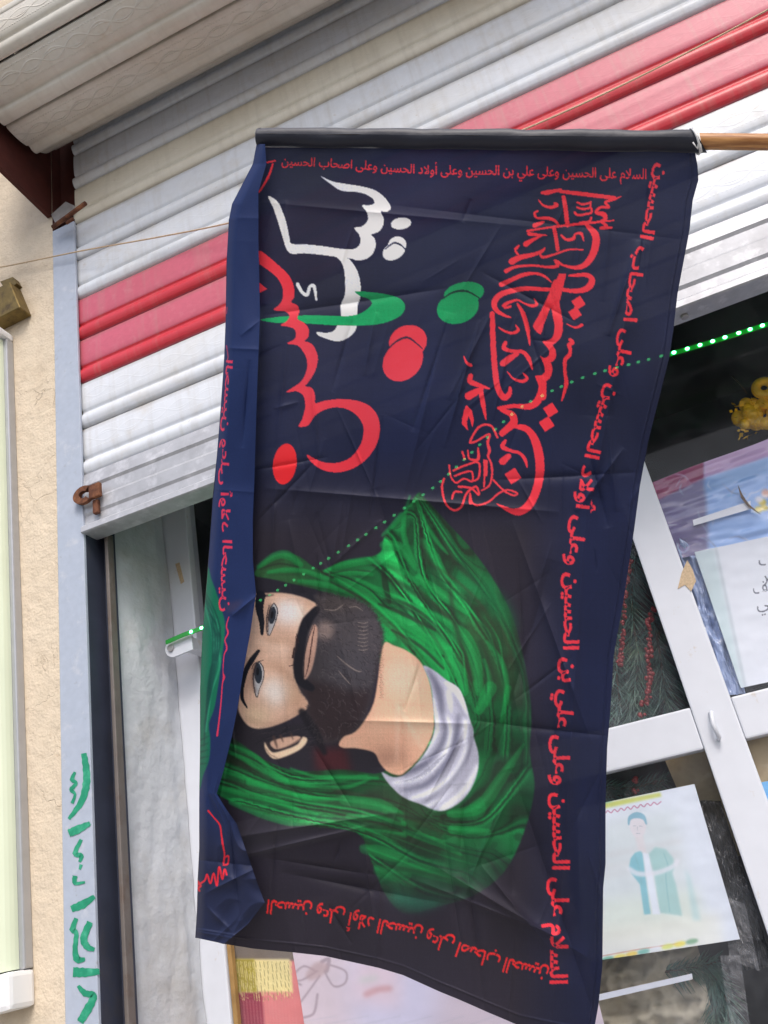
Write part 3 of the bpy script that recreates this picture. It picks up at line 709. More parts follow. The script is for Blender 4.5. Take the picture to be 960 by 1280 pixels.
# red ribbon with a yellow fringe
cv = Canvas(270, 1120, 400, 1420, 3, (222, 132, 130))
cv.poly([(260, 1120), (319, 1120), (340, 1420), (260, 1420)], (150, 56, 74), 1, 1)
cv.poly([(260, 1120), (420, 1120), (420, 1201), (260, 1201)], (120, 108, 96), 1, 1)
cv.poly([(293, 1199), (362, 1199), (366, 1240), (296, 1240)], (242, 226, 160), 1, 1); cv.poly([(293, 1199), (318, 1199), (321, 1240), (296, 1240)], (166, 152, 50), 1, 1)
L = [([(294+k*1.7, 1202), (296+k*1.7+rng.randn()*.7, 1243+rng.rand()*9)], [.9, .5]) for k in range(42)]
cv.strokes(L, (226, 208, 140), .9, 0); cv.strokes(L[::3], (120, 104, 60), .6, 0)
cv.strokes([([(300+k*4, 1250), (312+k*4, 1400)], .8) for k in range(18)], (224, 150, 146), .5, .4)
o = sheet('fringed_banner', [(288, 1150), (362, 1140), (398, 1370), (312, 1390)], YG+.004, cv, 200, 80, M_cloth, 0, 9, wrink=.001)
tag(o, 'red cloth banner with a yellow fringe in the lower left of the window', 'banner')
b = MB(); b.box(fx1+.0015, fx1+.010, YF+.006, YF+.0165, .13, hz0-.002); tag(b.build('wooden_bead', mat('varnished_wood_bead', (.34, .2, .07), .5, n1=(50, .2))), 'thin brown wooden bead along the white left window post', 'bead')

# ---- artificial pine behind the glass, with red berry strings
M_needle = mat('pine_needle', (.055, .13, .11), .5, spec=.4, n1=(30, .35), var=(14, .8, (.10, .15, .06), .45, .7))
M_berry = mat('red_berry', (.20, .018, .018), .4, n1=(60, .3))
M_twig = mat('brown_wire_twig', (.06, .035, .02), .8)
def pine(name, stems, label, nper, ln, Y0, berries):
    rt = empty(name, PX(*stems[0][0], Y0), label, 'garland')
    nb = MB(); tw = MB()
    for st in stems:
        P, _ = crom(st, [1]*len(st), 6); P = np.array([PX(x, y, Y0+.055) for x, y in P])
        tw.tube([tuple(p) for p in P], .0022, 6)
        dl = np.concatenate([[0], np.cumsum(np.linalg.norm(np.diff(P, axis=0), axis=1))])
        for k in range(nper):
            s = rng.rand()*dl[-1]; p = np.array([np.interp(s, dl, P[:, j]) for j in range(3)])
            i = min(np.searchsorted(dl, s), len(P)-1); t = P[i]-P[max(i-1, 0)]; t = t/(np.linalg.norm(t)+1e-9)
            d = rng.randn(3); d -= t*(d@t); d /= np.linalg.norm(d); d = d*.85+t*.55; d[1] *= .6
            l = ln*(.7+.6*rng.rand()); q = p+d*l*.5+np.array([0, 0, -.004]); e2 = p+d*l+np.array([0, 0, -.012])
            if max(p[1], q[1], e2[1]) > 9: continue
            sw_ = np.cross(d, rng.randn(3)); sw_ = sw_/np.linalg.norm(sw_)*.0009
            for pp in (q, e2):
                if pp[1] < YG+.006: pp[1] = YG+.006
            nb.face([p-sw_, q-sw_, q+sw_, p+sw_]); nb.face([q-sw_, e2, q+sw_])
    nb.build('needles', M_needle, rt); tw.build('twig', M_twig, rt)
    for st in berries:
        bb = MB()
        P, _ = crom(st, [1]*len(st), 8)
        for x, y in P:
            for _k in range(3):
                c = PX(x+rng.randn()*1.6, y+rng.randn()*1.6, YG+.014+.006*rng.rand())
                bb.sphere(c, .0026+.002*rng.rand(), 6, 4)
        bb.build('berry_string', M_berry, rt)
    return rt
pine('pine_garland', [[(795, 690), (790, 760), (800, 830), (806, 900)], [(765, 720), (768, 800), (775, 890)], [(815, 760), (825, 820), (835, 900)], [(745, 780), (750, 850), (750, 910)], [(780, 640), (775, 700), (770, 760)], [(800, 800), (795, 850), (785, 905)]],
     'dark green artificial pine with red berries behind the upper glass', 420, .045, YG, [[(788, 700), (782, 740), (778, 800), (776, 830)], [(812, 770), (811, 810), (812, 850), (806, 880)], [(800, 880), (804, 895)], [(818, 760), (812, 775)]])
pine('pine_garland', [[(740, 985), (790, 985), (830, 975)], [(745, 998), (800, 992), (826, 985)]], 'short pine sprig above the faded poster behind the lower glass', 260, .03, YG+.01, [[(793, 975), (794, 990)]])
pine('pine_garland', [[(880, 1205), (905, 1240), (915, 1300)], [(890, 1220), (895, 1262), (905, 1310)], [(830, 1215), (860, 1210), (895, 1203)]], 'pine branch hanging below the lower right corner of the faded poster', 320, .03, YG+.012, [])
# ---- things on the sill and hung behind the lower panes
M_kraft = mat('kraft_board', (.46, .36, .22), .85, n1=(30, .1), var=[(16, .7, (.30, .22, .13), .5, .7), (30, .6, (.55, .46, .32), .55, .75)])
b = MB(); b.prism([PX(826, 938, YG+.07), PX(882, 925, YG+.07), PX(925, 1070, YG+.07), PX(884, 1075, YG+.07)], (0, .004, 0))
tag(b.build('kraft_board', M_kraft), 'brown kraft board between the faded poster and the white post', 'board')
b = MB(); b.prism([PX(915, 912, YG+.02), PX(1050, 870, YG+.02), PX(1060, 990, YG+.02), PX(945, 1000, YG+.02)], (0, .004, 0))
tag(b.build('kraft_board', M_kraft), 'brown kraft board right of the white post at the frame edge', 'board')
b = MB(); b.prism([PX(880, 880, YG+.02), PX(1020, 845, YG+.02), PX(1025, 868, YG+.02), PX(885, 905, YG+.02)], (0, .006, 0))
tag(b.build('kraft_board', M_kraft), 'narrow brown board just above the white crossbar under the notice', 'board')
b = MB(); b.prism([PX(951, 978, YG+.006), PX(1000, 968, YG+.006), PX(1010, 1010, YG+.006), PX(960, 1022, YG+.006)], (0, .002, 0))
tag(b.build('blue_card', mat('bright_blue_card', (.16, .42, .72), .5, n1=(20, .06))), 'bright blue card at the right edge behind the lower glass', 'card')
# crumpled black bag with shiny creases
def crumple(name, cs, Y, dep, seed, matl, n=60, m=40):
    W3 = [PX(x, y, Y) for x, y in cs]; u = np.linspace(0, 1, m)[None, :, None]; v = np.linspace(0, 1, n)[:, None, None]
    P = ((W3[0]*(1-u)+W3[1]*u)*(1-v)+(W3[3]*(1-u)+W3[2]*u)*v).copy()
    h = dep*(np.abs(vnoise(n, m, 7, 4, seed))+.6*np.abs(vnoise(n, m, 16, 9, seed+1))+.3*np.abs(vnoise(n, m, 33, 19, seed+2)))
    P[..., 1] += h
    return link(name, grid_mesh(name, P), matl)
M_bag = mat('black_plastic_bag', (.010, .011, .014), .22, spec=.7)
M_clear = bpy.data.materials.new('clear_plastic_film'); M_clear.use_nodes = True
t = M_clear.node_tree; N = t.nodes; K = t.links; pb = N['Principled BSDF']; pb.inputs['Base Color'].default_value = (.7, .7, .72, 1); pb.inputs['Roughness'].default_value = .15
tr = N.new('ShaderNodeBsdfTransparent'); mxs = N.new('ShaderNodeMixShader'); mxs.inputs[0].default_value = .86
K.new(pb.outputs[0], mxs.inputs[1]); K.new(tr.outputs[0], mxs.inputs[2]); K.new(mxs.outputs[0], N['Material Output'].inputs['Surface'])
tag(crumple('black_bag', [(870, 1000), (900, 1000), (968, 1210), (930, 1215)], YG+.012, .02, 21, M_bag), 'crumpled black plastic bag wedged beside the faded poster', 'bag')
tag(crumple('clear_wrap', [(903, 1120), (931, 1130), (950, 1215), (912, 1200)], YG+.006, .006, 31, M_clear), 'crumpled clear plastic wrap over the black bag', 'wrap')
tag(crumple('clear_wrap', [(900, 1195), (925, 1195), (940, 1300), (915, 1310)], YG+.006, .008, 37, M_clear), 'hanging strip of clear wrap below the faded poster', 'wrap')
M_bluewrap = mat('pale_blue_wrap', (.30, .38, .58), .15, spec=.8, n1=(60, .25), var=[(50, .7, (.70, .75, .85), .55, .7), (30, .6, (.10, .12, .2), .58, .72)])
tag(crumple('blue_wrap', [(842, 668), (884, 690), (932, 866), (900, 870)], YG+.006, .012, 43, M_bluewrap), 'crumpled pale blue plastic wrap between white post and paper notice', 'wrap')
b = MB(); b.prism([PX(735, 1246, YG+.003), PX(865, 1217, YG+.003), PX(866, 1224, YG+.003), PX(735, 1254, YG+.003)], (0, .0015, 0))
tag(b.build('white_batten', M_frame), 'thin white batten under the faded poster', 'batten')
M_blanket = mat('beige_blanket', (.44, .40, .31), .9, spec=.2, n1=(40, .1), var=[(14, .6, (.34, .30, .22), .48, .7), (25, .6, (.40, .44, .30), .58, .75)])
tag(crumple('blanket', [(740, 1200), (870, 1180), (925, 1420), (735, 1440)], YG+.05, .03, 51, M_blanket), 'beige folded blanket behind the glass under the thin white batten', 'blanket')
# gold ornament
M_gold = mat('gold_foil', (.95, .56, .015), .22, .1, n1=(60, .3), var=(30, .6, (.55, .24, .02), .55, .75), bump=[(80, .3, .003)])
go = empty('gold_ornament', PX(948, 500, YG+.05), 'gold foil ornament with a ring hanging in the dark upper pane', 'ornament')
b = MB(); c = PX(955, 485, YG+.06); th = np.linspace(0, 2*math.pi, 26)
b.tube([(c[0]+.014*math.cos(a), c[1], c[2]+.014*math.sin(a)) for a in th], .0085, 10, False); b.build('ring', M_gold, go)
b = MB()
for k in range(44):
    x = 924+rng.rand()*60; y = 542-(x-918)*.3-rng.rand()*34
    b.sphere(PX(x, y, YG+.06+.02*rng.rand()), .007+.008*rng.rand(), 12, 8, (1, .7, .8+.6*rng.rand()))
for k in range(70):        # torn leaves of foil
    x = 916+rng.rand()*66; y = 550-(x-918)*.3-rng.rand()*44; p0 = Vector(PX(x, y, YG+.045+.03*rng.rand()))
    d1 = Vector(rng.randn(3)).normalized()*(.005+.009*rng.rand()); d2 = Vector(rng.randn(3)).normalized()*(.003+.004*rng.rand())
    b.face([p0, p0+d1*.6+d2, p0+d1, p0+d1*.5-d2])
b.build('foil', M_gold, go)
b = MB(); b.tube([PX(915, 470, YG+.06), PX(925, 480, YG+.055), PX(934, 492, YG+.055)], .0012, 6); b.build('wire', M_twig, go)

# ---- tube lamp on the left wall
tl = empty('tube_lamp', (-1.15, 1.24, CZ+.02), 'vertical white tube lamp with a pale green cover on the cream wall', 'lamp')
xr_ = -1.113; zl0, zl1 = CZ+.048, CZ+1.345
b = MB(); b.box(xr_-.078, xr_, 1.222, 1.2425, zl0, zl1, .003); b.build('base_tray', M_alu, tl)
b = MB()
th = np.linspace(0, math.pi, 14)
b.prism([(xr_-.042-.032*math.cos(a), 1.2215-.030*math.sin(a), zl0+.002) for a in th], (0, 0, zl1-zl0-.004)); cvv = b.build('cover', M_lampg, tl)
for z0, z1 in ((zl0-.055, zl0-.0005), (zl1+.0005, zl1+.02)):
    b = MB(); b.box(xr_-.082, xr_+.002, 1.186, 1.2428, z0, z1, .008); b.build('end_cap', M_lampw, tl)
tl.rotation_euler = (0, math.radians(-2.4), 0)
# ---- brass bracket above it
br = empty('wall_bracket', PX(10, 375, 1.243), 'tarnished brass bracket fixed to the wall above the tube lamp', 'bracket')
b = MB(); b.prism([PX(-30, 372, 1.205), PX(12, 352, 1.205), PX(25, 384, 1.205), PX(-30, 412, 1.205)], (0, .0375, 0)); bmesh.ops.bevel(b.bm, geom=b.bm.edges[:], offset=.002, segments=1, affect='EDGES'); b.build('body', M_olive, br)
b = MB(); b.prism([PX(0, 352, 1.225), PX(16, 346, 1.225), PX(21, 354, 1.225), PX(8, 364, 1.225)], (0, .0175, 0)); b.build('tongue', M_olive, br)
# ---- twine across the front
KP = [(-60, 342), (0, 334), (60, 322), (110, 312), (200, 296), (285, 279), (400, 250), (520, 212), (640, 168), (760, 115), (880, 55), (960, 12), (1060, -45)]
P, _ = crom(KP, [1]*len(KP), 6)
b = MB(); b.tube([tuple(PX(x, y, 1.226)) for x, y in P], .0017, 6)
tag(b.build('twine', M_jute), 'thin tan twine strung across the wall and the shutter', 'string')

# ---------------------------------------------------------------- the flag
P1, P2, P4 = ray(322, 165)*1.0, ray(866, 180)*.905, ray(245, 1172)*1.02
AX = (P2-P1)/np.linalg.norm(P2-P1)
NR = np.cross(P2-P1, P4-P1); NR /= np.linalg.norm(NR)
if NR[1] > 0: NR = -NR                      # towards the street
def on_plane(X, Y):
    d = np.stack([(X-480)/F, (Y-640)/F, np.ones_like(X)], -1)@R
    return d*((NR@P1)/(d@NR))[..., None]
fl = empty('flag', (*(P1+P2)[:2]/2, (P1+P2)[2]/2+CZ), 'dark navy printed flag with red Arabic lettering and a bearded man in a green headcloth', 'flag')
NAVY = (26, 32, 60); RED = (238, 52, 66); WHT = (226, 230, 246); GRN = (14, 142, 84)
cv = Canvas(236, 150, 884, 1306, 2, NAVY)
# navy to charcoal towards the portrait
yy = (np.arange(cv.h)/2+150)[:, None]; xx = (np.arange(cv.w)/2+236)[None]
g = np.clip((yy-560)/110, 0, 1)*np.clip((735-(yy-600)*.02-xx)/80, 0, 1)
cv.im = cv.im*(1-g[..., None]*.85)+np.array((45, 40, 48), np.float32)*(g[..., None]*.85)
g2 = np.clip(1-np.hypot((xx-410)/130, (yy-390)/230), 0, 1)
cv.im = cv.im*(1-g2[..., None]*.45)+np.array((38, 36, 50), np.float32)*(g2[..., None]*.45)
A, B_ = T(300, 140, 3), T(260, 340, 3); C1, C2, C3 = TS(600, 225, 5.053), TS(600, 350, 6.4), TS(540, 470, 6); c1, c2, c3 = T(600, 225, 5.053), T(600, 350, 6.4), T(540, 470, 6)
As, Bs = TS(300, 140, 3), TS(260, 340, 3)
# white letters
cv.poly(spl(A([(302, 240), (345, 260), (400, 270), (455, 279), (505, 293), (540, 318), (560, 345), (566, 362), (550, 374), (527, 373), (537, 395), (538, 420), (525, 445), (505, 455), (492, 461), (505, 475), (508, 505), (495, 535), (470, 552), (440, 557), (418, 550), (360, 543), (300, 535), (240, 530), (195, 532), (175, 515), (160, 470), (145, 420), (125, 360), (105, 315), (140, 335), (160, 375), (175, 420), (185, 470), (194, 494), (240, 496), (310, 503), (370, 512), (420, 515), (443, 505), (452, 485), (447, 460), (428, 435), (455, 430), (476, 412), (480, 390), (472, 370), (457, 350), (485, 349), (503, 343), (498, 325), (470, 308), (430, 299), (380, 295), (340, 270)]), 3), WHT)
cv.poly(spl(A([(360, 540), (400, 546), (425, 570), (445, 610), (453, 660), (450, 700), (440, 730), (438, 800), (425, 830), (395, 852), (365, 860), (330, 852), (295, 838), (288, 825), (320, 828), (350, 822), (365, 800), (377, 770), (379, 720), (392, 690), (395, 640), (390, 590), (378, 560)]), 3), WHT)
cv.strokes(As([([(216, 646), (232, 675), (252, 684), (262, 655), (278, 655), (286, 705)], [14, 12, 14, 10, 14, 6])]), WHT)
cv.poly(ell(*A([(604, 418)])[0], 38/3, 22/3, -8), WHT); cv.poly(ell(*A([(590, 497)])[0], 34/3, 30/3, -10), WHT); cv.poly(ell(*A([(577, 522)])[0], 45/3, 31/3, -28), WHT)
cv.strokes(As([([(545, 514), (575, 492), (600, 497), (620, 515)], [4, 7, 7, 4])]), NAVY)
# green letters
cv.poly(spl(A([(432, 672), (480, 675), (540, 682), (590, 695), (615, 715), (618, 740), (600, 765), (560, 785), (510, 797), (440, 801), (360, 800), (280, 795), (200, 790), (130, 790), (78, 779), (150, 768), (260, 762), (360, 765), (430, 762), (470, 745), (495, 718), (480, 700), (450, 690)]), 3), GRN)
cv.poly(ell(*A([(840, 680)])[0], 76/3, 42/3, -10), GRN); cv.poly(ell(*A([(817, 733)])[0], 80/3, 60/3, -18), GRN)
cv.strokes(As([([(758, 702), (800, 676), (850, 672), (898, 698)], [4, 8, 8, 4])]), (10, 50, 44))
# large red letters
cv.poly(spl(B_([(192, -80), (230, -55), (270, -20), (305, 15), (323, 60), (322, 95), (312, 113), (335, 125), (342, 150), (335, 176), (360, 190), (378, 215), (375, 245), (362, 259), (387, 268), (405, 295), (412, 330), (400, 375), (375, 415), (365, 428), (390, 435), (402, 465), (403, 492), (440, 482), (500, 477), (560, 483), (610, 505), (638, 545), (645, 590), (635, 640), (605, 690), (560, 728), (510, 748), (460, 750), (415, 735), (380, 705), (372, 685), (400, 700), (440, 715), (490, 715), (535, 695), (568, 655), (583, 610), (580, 570), (555, 535), (515, 512), (470, 508), (430, 520), (400, 540), (375, 575), (340, 580), (352, 555), (362, 520), (365, 490), (355, 460), (330, 447), (292, 452), (320, 432), (350, 410), (368, 375), (372, 335), (358, 300), (335, 275), (297, 268), (320, 255), (330, 240), (325, 215), (300, 205), (272, 200), (295, 185), (305, 165), (290, 148), (246, 142), (270, 120), (282, 90), (278, 55), (262, 25), (235, 0), (200, -25), (192, -35)]), 3), RED)
cv.poly(B_([(180, 30), (222, 64), (180, 84)]), RED)
cv.poly(ell(*B_([(750, 262)])[0], 72/3, 62/3, -20), RED); cv.poly(ell(*B_([(731, 333)])[0], 84/3, 68/3, -48), RED)
cv.strokes(Bs([([(672, 292), (710, 258), (752, 247), (804, 287)], [4, 8, 8, 4])]), (46, 34, 56))
cv.poly(ell(*B_([(288, 720)])[0], 44/3, 77/3, 8), (226, 38, 46))
# red calligraphy block on the right
L = C1([([(392, 80), (430, 78), (512, 60)], [18, 30, 14]), ([(505, 72), (620, 85), (740, 100), (850, 112)], [20, 26, 26, 22]), ([(845, 125), (895, 102)], [16, 4]),
        ([(528, 108), (540, 180), (552, 285)], 26), ([(370, 125), (400, 160), (450, 172), (485, 158), (470, 145)], [6, 14, 20, 24, 14]),
        ([(615, 142), (645, 152), (690, 146), (700, 135)], [12, 14, 14, 10]), ([(612, 172), (645, 182), (690, 176), (700, 150)], [12, 14, 14, 12]), ([(598, 205), (620, 222), (670, 215), (704, 205), (702, 175)], [16, 16, 14, 14, 12]), ([(702, 235), (690, 262), (630, 268)], [12, 16, 10]),
        ([(300, 322), (400, 305), (520, 290), (650, 275), (750, 265), (845, 255)], [16, 12, 14, 18, 14, 8]),
        ([(832, 125), (792, 142), (812, 172), (762, 172), (732, 205), (782, 218), (790, 250), (764, 262), (800, 290), (762, 305), (830, 300)], [18, 18, 18, 16, 18, 34, 24, 16, 20, 18, 14]),
        ([(670, 280), (725, 340), (732, 400), (712, 470), (670, 530), (610, 553), (530, 540), (490, 515), (470, 508)], [20, 46, 50, 44, 38, 26, 14, 18, 10]),
        ([(345, 215), (360, 240), (420, 240), (470, 255), (500, 290)], [18, 12, 22, 20, 14]), ([(345, 205), (365, 196)], 12), ([(345, 288), (400, 265)], [30, 18]),
        ([(468, 300), (480, 370), (490, 440)], 24), ([(515, 350), (545, 375), (590, 370), (602, 342), (640, 340), (655, 385)], [14, 18, 22, 12, 20, 6]),
        ([(310, 340), (360, 345), (420, 350)], [26, 16, 8]), ([(290, 405), (330, 380), (390, 350)], [36, 24, 10]),
        ([(225, 436), (245, 415)], [20, 14]), ([(225, 450), (240, 470)], 14), ([(202, 515), (250, 490), (340, 470), (390, 450), (410, 430)], [44, 34, 24, 22, 10]), ([(380, 470), (400, 488), (470, 470), (560, 440), (650, 440)], [14, 18, 14, 12, 8]),
        ([(165, 575), (220, 550), (320, 540), (440, 550), (490, 540), (475, 515)], [28, 18, 14, 16, 24, 12]), ([(135, 660), (190, 635), (270, 600), (350, 590), (410, 610), (450, 645)], [32, 28, 26, 18, 16, 8]),
        ([(510, 690), (580, 700), (650, 695), (692, 670), (708, 630), (680, 602), (620, 600), (565, 605)], [22, 26, 34, 44, 38, 28, 22, 14])])
L += C2([([(560, 75), (500, 75), (380, 68), (260, 85), (160, 120), (115, 180), (130, 240), (190, 280), (245, 300)], [26, 30, 34, 40, 46, 48, 38, 24, 12]),
         ([(190, 205), (230, 180), (300, 160), (350, 185), (410, 205), (452, 195), (435, 150)], [30, 26, 16, 12, 24, 26, 8]), ([(200, 222), (245, 212)], 20), ([(300, 190), (345, 270), (380, 390), (398, 520)], [16, 36, 36, 8]),
         ([(98, 270), (105, 500), (120, 720), (145, 870), (192, 940), (235, 910), (240, 860)], [40, 44, 46, 46, 52, 40, 22]), ([(150, 380), (200, 410), (260, 425), (305, 400), (285, 360)], [10, 18, 24, 28, 8]),
         ([(205, 500), (192, 545), (260, 570), (340, 575), (390, 630), (418, 715)], [28, 36, 26, 30, 36, 8]), ([(185, 668), (240, 625), (300, 590)], [52, 50, 30]), ([(220, 735), (270, 790), (340, 810), (375, 785), (345, 745)], [8, 16, 26, 28, 8]),
         ([(690, 350), (760, 380), (815, 360)], [6, 16, 26]), ([(722, 478), (742, 500), (715, 520), (722, 560), (715, 600), (682, 640), (680, 740), (690, 830), (655, 965)], [30, 26, 40, 26, 34, 32, 26, 34, 10]), ([(770, 205), (755, 240)], 18)])
L += C3([([(832, 60), (815, 140), (780, 200), (720, 230), (620, 225), (500, 240)], [56, 58, 56, 46, 30, 24]), ([(520, 255), (600, 290), (612, 350), (560, 400), (525, 430)], [26, 50, 60, 50, 46]),
         ([(290, 0), (285, 40), (340, 65), (430, 95)], [36, 40, 36, 10]), ([(275, 150), (340, 115), (375, 100)], [60, 48, 28]), ([(368, 120), (385, 220), (405, 325)], [36, 34, 8]),
         ([(550, 485), (530, 530), (590, 560), (660, 580), (700, 630), (712, 685)], [22, 36, 24, 22, 26, 8]), ([(530, 640), (575, 600)], [56, 40]), ([(240, -145), (260, -100), (290, -80)], [8, 20, 26])])
cv.strokes(L, RED)
cv.poly(c1([(500, 590), (545, 592), (505, 760), (425, 760), (470, 660)]), RED)
cv.poly(spl(c2([(590, 0), (668, 0), (640, 90), (635, 180), (650, 260), (664, 370), (650, 450), (610, 500), (582, 520), (605, 560), (608, 610), (590, 645), (566, 660), (580, 700), (575, 750), (555, 790), (527, 815), (532, 850), (530, 900), (520, 960), (440, 960), (470, 920), (475, 870), (460, 820), (440, 765), (480, 765), (513, 745), (520, 710), (505, 660), (480, 605), (510, 624), (540, 614), (555, 590), (545, 550), (500, 495), (530, 485), (570, 470), (590, 430), (595, 360), (580, 280), (567, 220), (540, 280), (510, 360), (485, 435), (430, 388), (430, 350), (465, 290), (520, 180), (560, 90)]), 2), RED)
cv.poly(spl(c3([(600, 380), (680, 362), (740, 390), (790, 450), (825, 540), (842, 650), (835, 780), (800, 900), (750, 990), (690, 1035), (630, 1045), (560, 1015), (510, 980), (480, 955), (540, 975), (610, 995), (670, 980), (720, 925), (755, 840), (775, 740), (775, 640), (760, 550), (735, 470), (700, 420), (650, 400)]), 3), RED)
for q, r in ((c2([(788, 182)])[0], 58/6.4), (c2([(760, 268)])[0], 56/6.4), (c3([(890, 255)])[0], 58/6), (c3([(860, 360)])[0], 60/6), (c3([(608, 750)])[0], 64/6)): cv.poly(diamond(*q, r, 12), RED)
cv.poly(c3([(258, 218), (300, 260), (315, 330), (303, 385), (290, 340), (275, 300), (262, 340), (270, 410), (225, 360), (225, 320), (240, 260)]), RED)
cv.strokes(C3([([(285, 495), (310, 440), (350, 385), (400, 365), (450, 380), (490, 460)], 17), ([(285, 500), (330, 490), (430, 435), (418, 500), (432, 560), (420, 600), (445, 660), (450, 740), (430, 820), (370, 860)], [16, 16, 14, 22, 22, 16, 16, 16, 14, 10]),
               ([(228, 570), (245, 622)], 16), ([(270, 560), (280, 620), (345, 625), (345, 540)], [14, 14, 24, 12]), ([(130, 670), (140, 750), (180, 800), (240, 770), (300, 790), (300, 720), (250, 720), (170, 750)], 14),
               ([(160, 710), (250, 670), (350, 650), (350, 760), (300, 790)], 15), ([(390, 630), (395, 720), (390, 830)], 13), ([(405, 640), (402, 740)], 28), ([(90, 770), (75, 840), (100, 950), (160, 1005), (220, 980), (260, 880), (330, 830), (350, 890), (290, 840), (200, 830)], 16),
               ([(150, 920), (170, 870), (220, 870)], 16), ([(285, 880), (290, 950)], [14, 30]), ([(290, 940), (340, 970), (430, 940), (500, 880), (570, 855), (640, 880), (610, 895), (540, 860), (460, 780)], 14)]), (232, 60, 72))
cv.strokes([([(334, 203), (344, 201)], 2), ([(341, 205), (335, 222), (324, 240)], [2.4, 3, 2])], RED)
# border lines of text
TXT = 'السلام على الحسين وعلى علي بن الحسين وعلى أولاد الحسين وعلى اصحاب الحسين'
cv.paint(cv.mask(text_loops(TXT, [(352, 202), (433, 206), (530, 213), (613, 214), (700, 216), (808, 219)], (15, 18), .010)), (222, 46, 58))
cv.paint(cv.mask(text_loops(TXT, [(828, 205), (814, 263), (806, 300), (793, 345), (783, 420), (766, 483), (750, 530), (737, 575), (727, 635), (717, 690), (713, 755), (711, 827), (706, 880), (700, 930), (699, 1023), (699, 1073), (697, 1150), (696, 1230)], (21, 30), .027)), RED)
cv.paint(cv.mask(text_loops('الحسين وعلى أولاد الحسين وعلى اصحاب الحسين', [(684, 1220), (633, 1204), (583, 1188), (533, 1171), (463, 1153), (397, 1140), (334, 1131)], (26, 24), .018)), (226, 44, 46))
# --- the printed portrait: hair, headcloth, face, beard, ear, neck, scarf
p, n_, h_, g_, k_, l_ = T(270, 720, 4.571), T(430, 760, 4.571), T(300, 660, 3.692), T(480, 600, 4), T(240, 920, 3.692), T(430, 860, 3.556)
ps, ns, hs_, gs, ks, lsx = TS(270, 720, 4.571), TS(430, 760, 4.571), TS(300, 660, 3.692), TS(480, 600, 4), TS(240, 920, 3.692), TS(430, 860, 3.556)
DG = (22, 82, 46); MG = (20, 112, 56); LG = (26, 158, 74); BG = (40, 50, 40)
veil = spl([(522, 617), (530, 622), (560, 655), (592, 690), (620, 730), (642, 775), (656, 830), (664, 890), (662, 940), (668, 985), (655, 1040), (630, 1090), (590, 1120), (540, 1135), (505, 1142), (480, 1115), (462, 1070), (445, 1040), (380, 1031), (310, 1010), (262, 985), (255, 950), (285, 922), (330, 950), (372, 964), (430, 962), (478, 966), (500, 930), (480, 840), (440, 770), (410, 742), (345, 725), (318, 718), (336, 698), (356, 692), (374, 696), (400, 713), (425, 703), (455, 698), (476, 690), (482, 668), (505, 640)], 4)
vm = cv.mask([veil]).astype(np.float32)
fade = np.clip(1-np.clip((xx-582-np.abs(yy-900)*.05)/108, 0, 1)*np.clip(1.25-np.clip((yy-780)/120, 0, 1)*.55, 0, 1.2), 0, 1)*np.clip((1152-yy+np.clip(480-xx, 0, 100)*.5)/130, 0, 1)
fade = np.maximum(fade, ((xx < 640) & (yy > 760) & (yy < 960)).astype(np.float32)*.8)
fade = cv.blur(fade.astype(np.float32), 12)
vs = cv.blur(vm, 1)*fade
cv.paint(vs, DG, .9)
if 0: cv.poly(spl(g_([(330, 430), (420, 480), (560, 580), (700, 720), (720, 860), (620, 900), (480, 760), (360, 620)])), (30, 78, 50), .75, 9)
if 0: cv.poly(spl(l_([(620, 320), (820, 250), (860, 400), (760, 560), (600, 620), (520, 580)])), (26, 92, 58), .8, 9)
# hair under the cloth
cv.poly(spl([(316, 722), (360, 722), (408, 735), (440, 748), (452, 780), (400, 760), (330, 745), (313, 742)]), (37, 36, 46), 1, 1.5)
cv.poly(spl([(298, 890), (330, 908), (400, 900), (450, 890), (490, 925), (482, 962), (430, 962), (372, 960), (330, 944), (292, 922)]), (40, 38, 46), 1, 1.5)
cv.poly([(392, 935), (432, 935), (440, 966), (395, 964)], (78, 30, 36), .7, 4)
# folds of the cloth
def guides_field(G, pw=4.0):
    st = 4; gx = np.arange(236, 700, st)+.5; gy = np.arange(600, 1160, st)+.5; X_, Y_ = np.meshgrid(gx, gy)
    num = np.zeros_like(X_); den = np.zeros_like(X_)
    for k, gpts in enumerate(G):
        P_, _w = crom(gpts, [1]*len(gpts), 10)
        d_ = np.min(np.hypot(X_[..., None]-P_[:, 0], Y_[..., None]-P_[:, 1]), -1)+1.5
        wgt = d_**-pw; num += k*wgt; den += wgt
    f = num/den
    fx_ = np.clip((xx-236.5)/st, 0, f.shape[1]-1.001); fy_ = np.clip((yy-600.5)/st, 0, f.shape[0]-1.001)
    xi = fx_.astype(int); yi = fy_.astype(int); a_ = fx_-xi; b2 = fy_-yi
    return (f[yi, xi]*(1-a_)+f[yi, xi+1]*a_)*(1-b2)+(f[yi+1, xi]*(1-a_)+f[yi+1, xi+1]*a_)*b2
GU = [[(525, 620), (560, 655), (600, 700), (640, 760), (668, 840), (674, 920), (668, 985)], [(524, 625), (550, 690), (590, 745), (625, 800), (645, 870), (645, 960)], [(520, 630), (540, 720), (575, 770), (610, 830), (622, 900), (605, 1000)],
      [(515, 650), (517, 720), (550, 770), (585, 820), (602, 880), (600, 940)], [(478, 690), (510, 730), (545, 790), (575, 840), (592, 900)], [(420, 708), (470, 722), (510, 770), (545, 830), (572, 885)], [(330, 702), (400, 722), (450, 750), (490, 800), (530, 845), (560, 880)]]
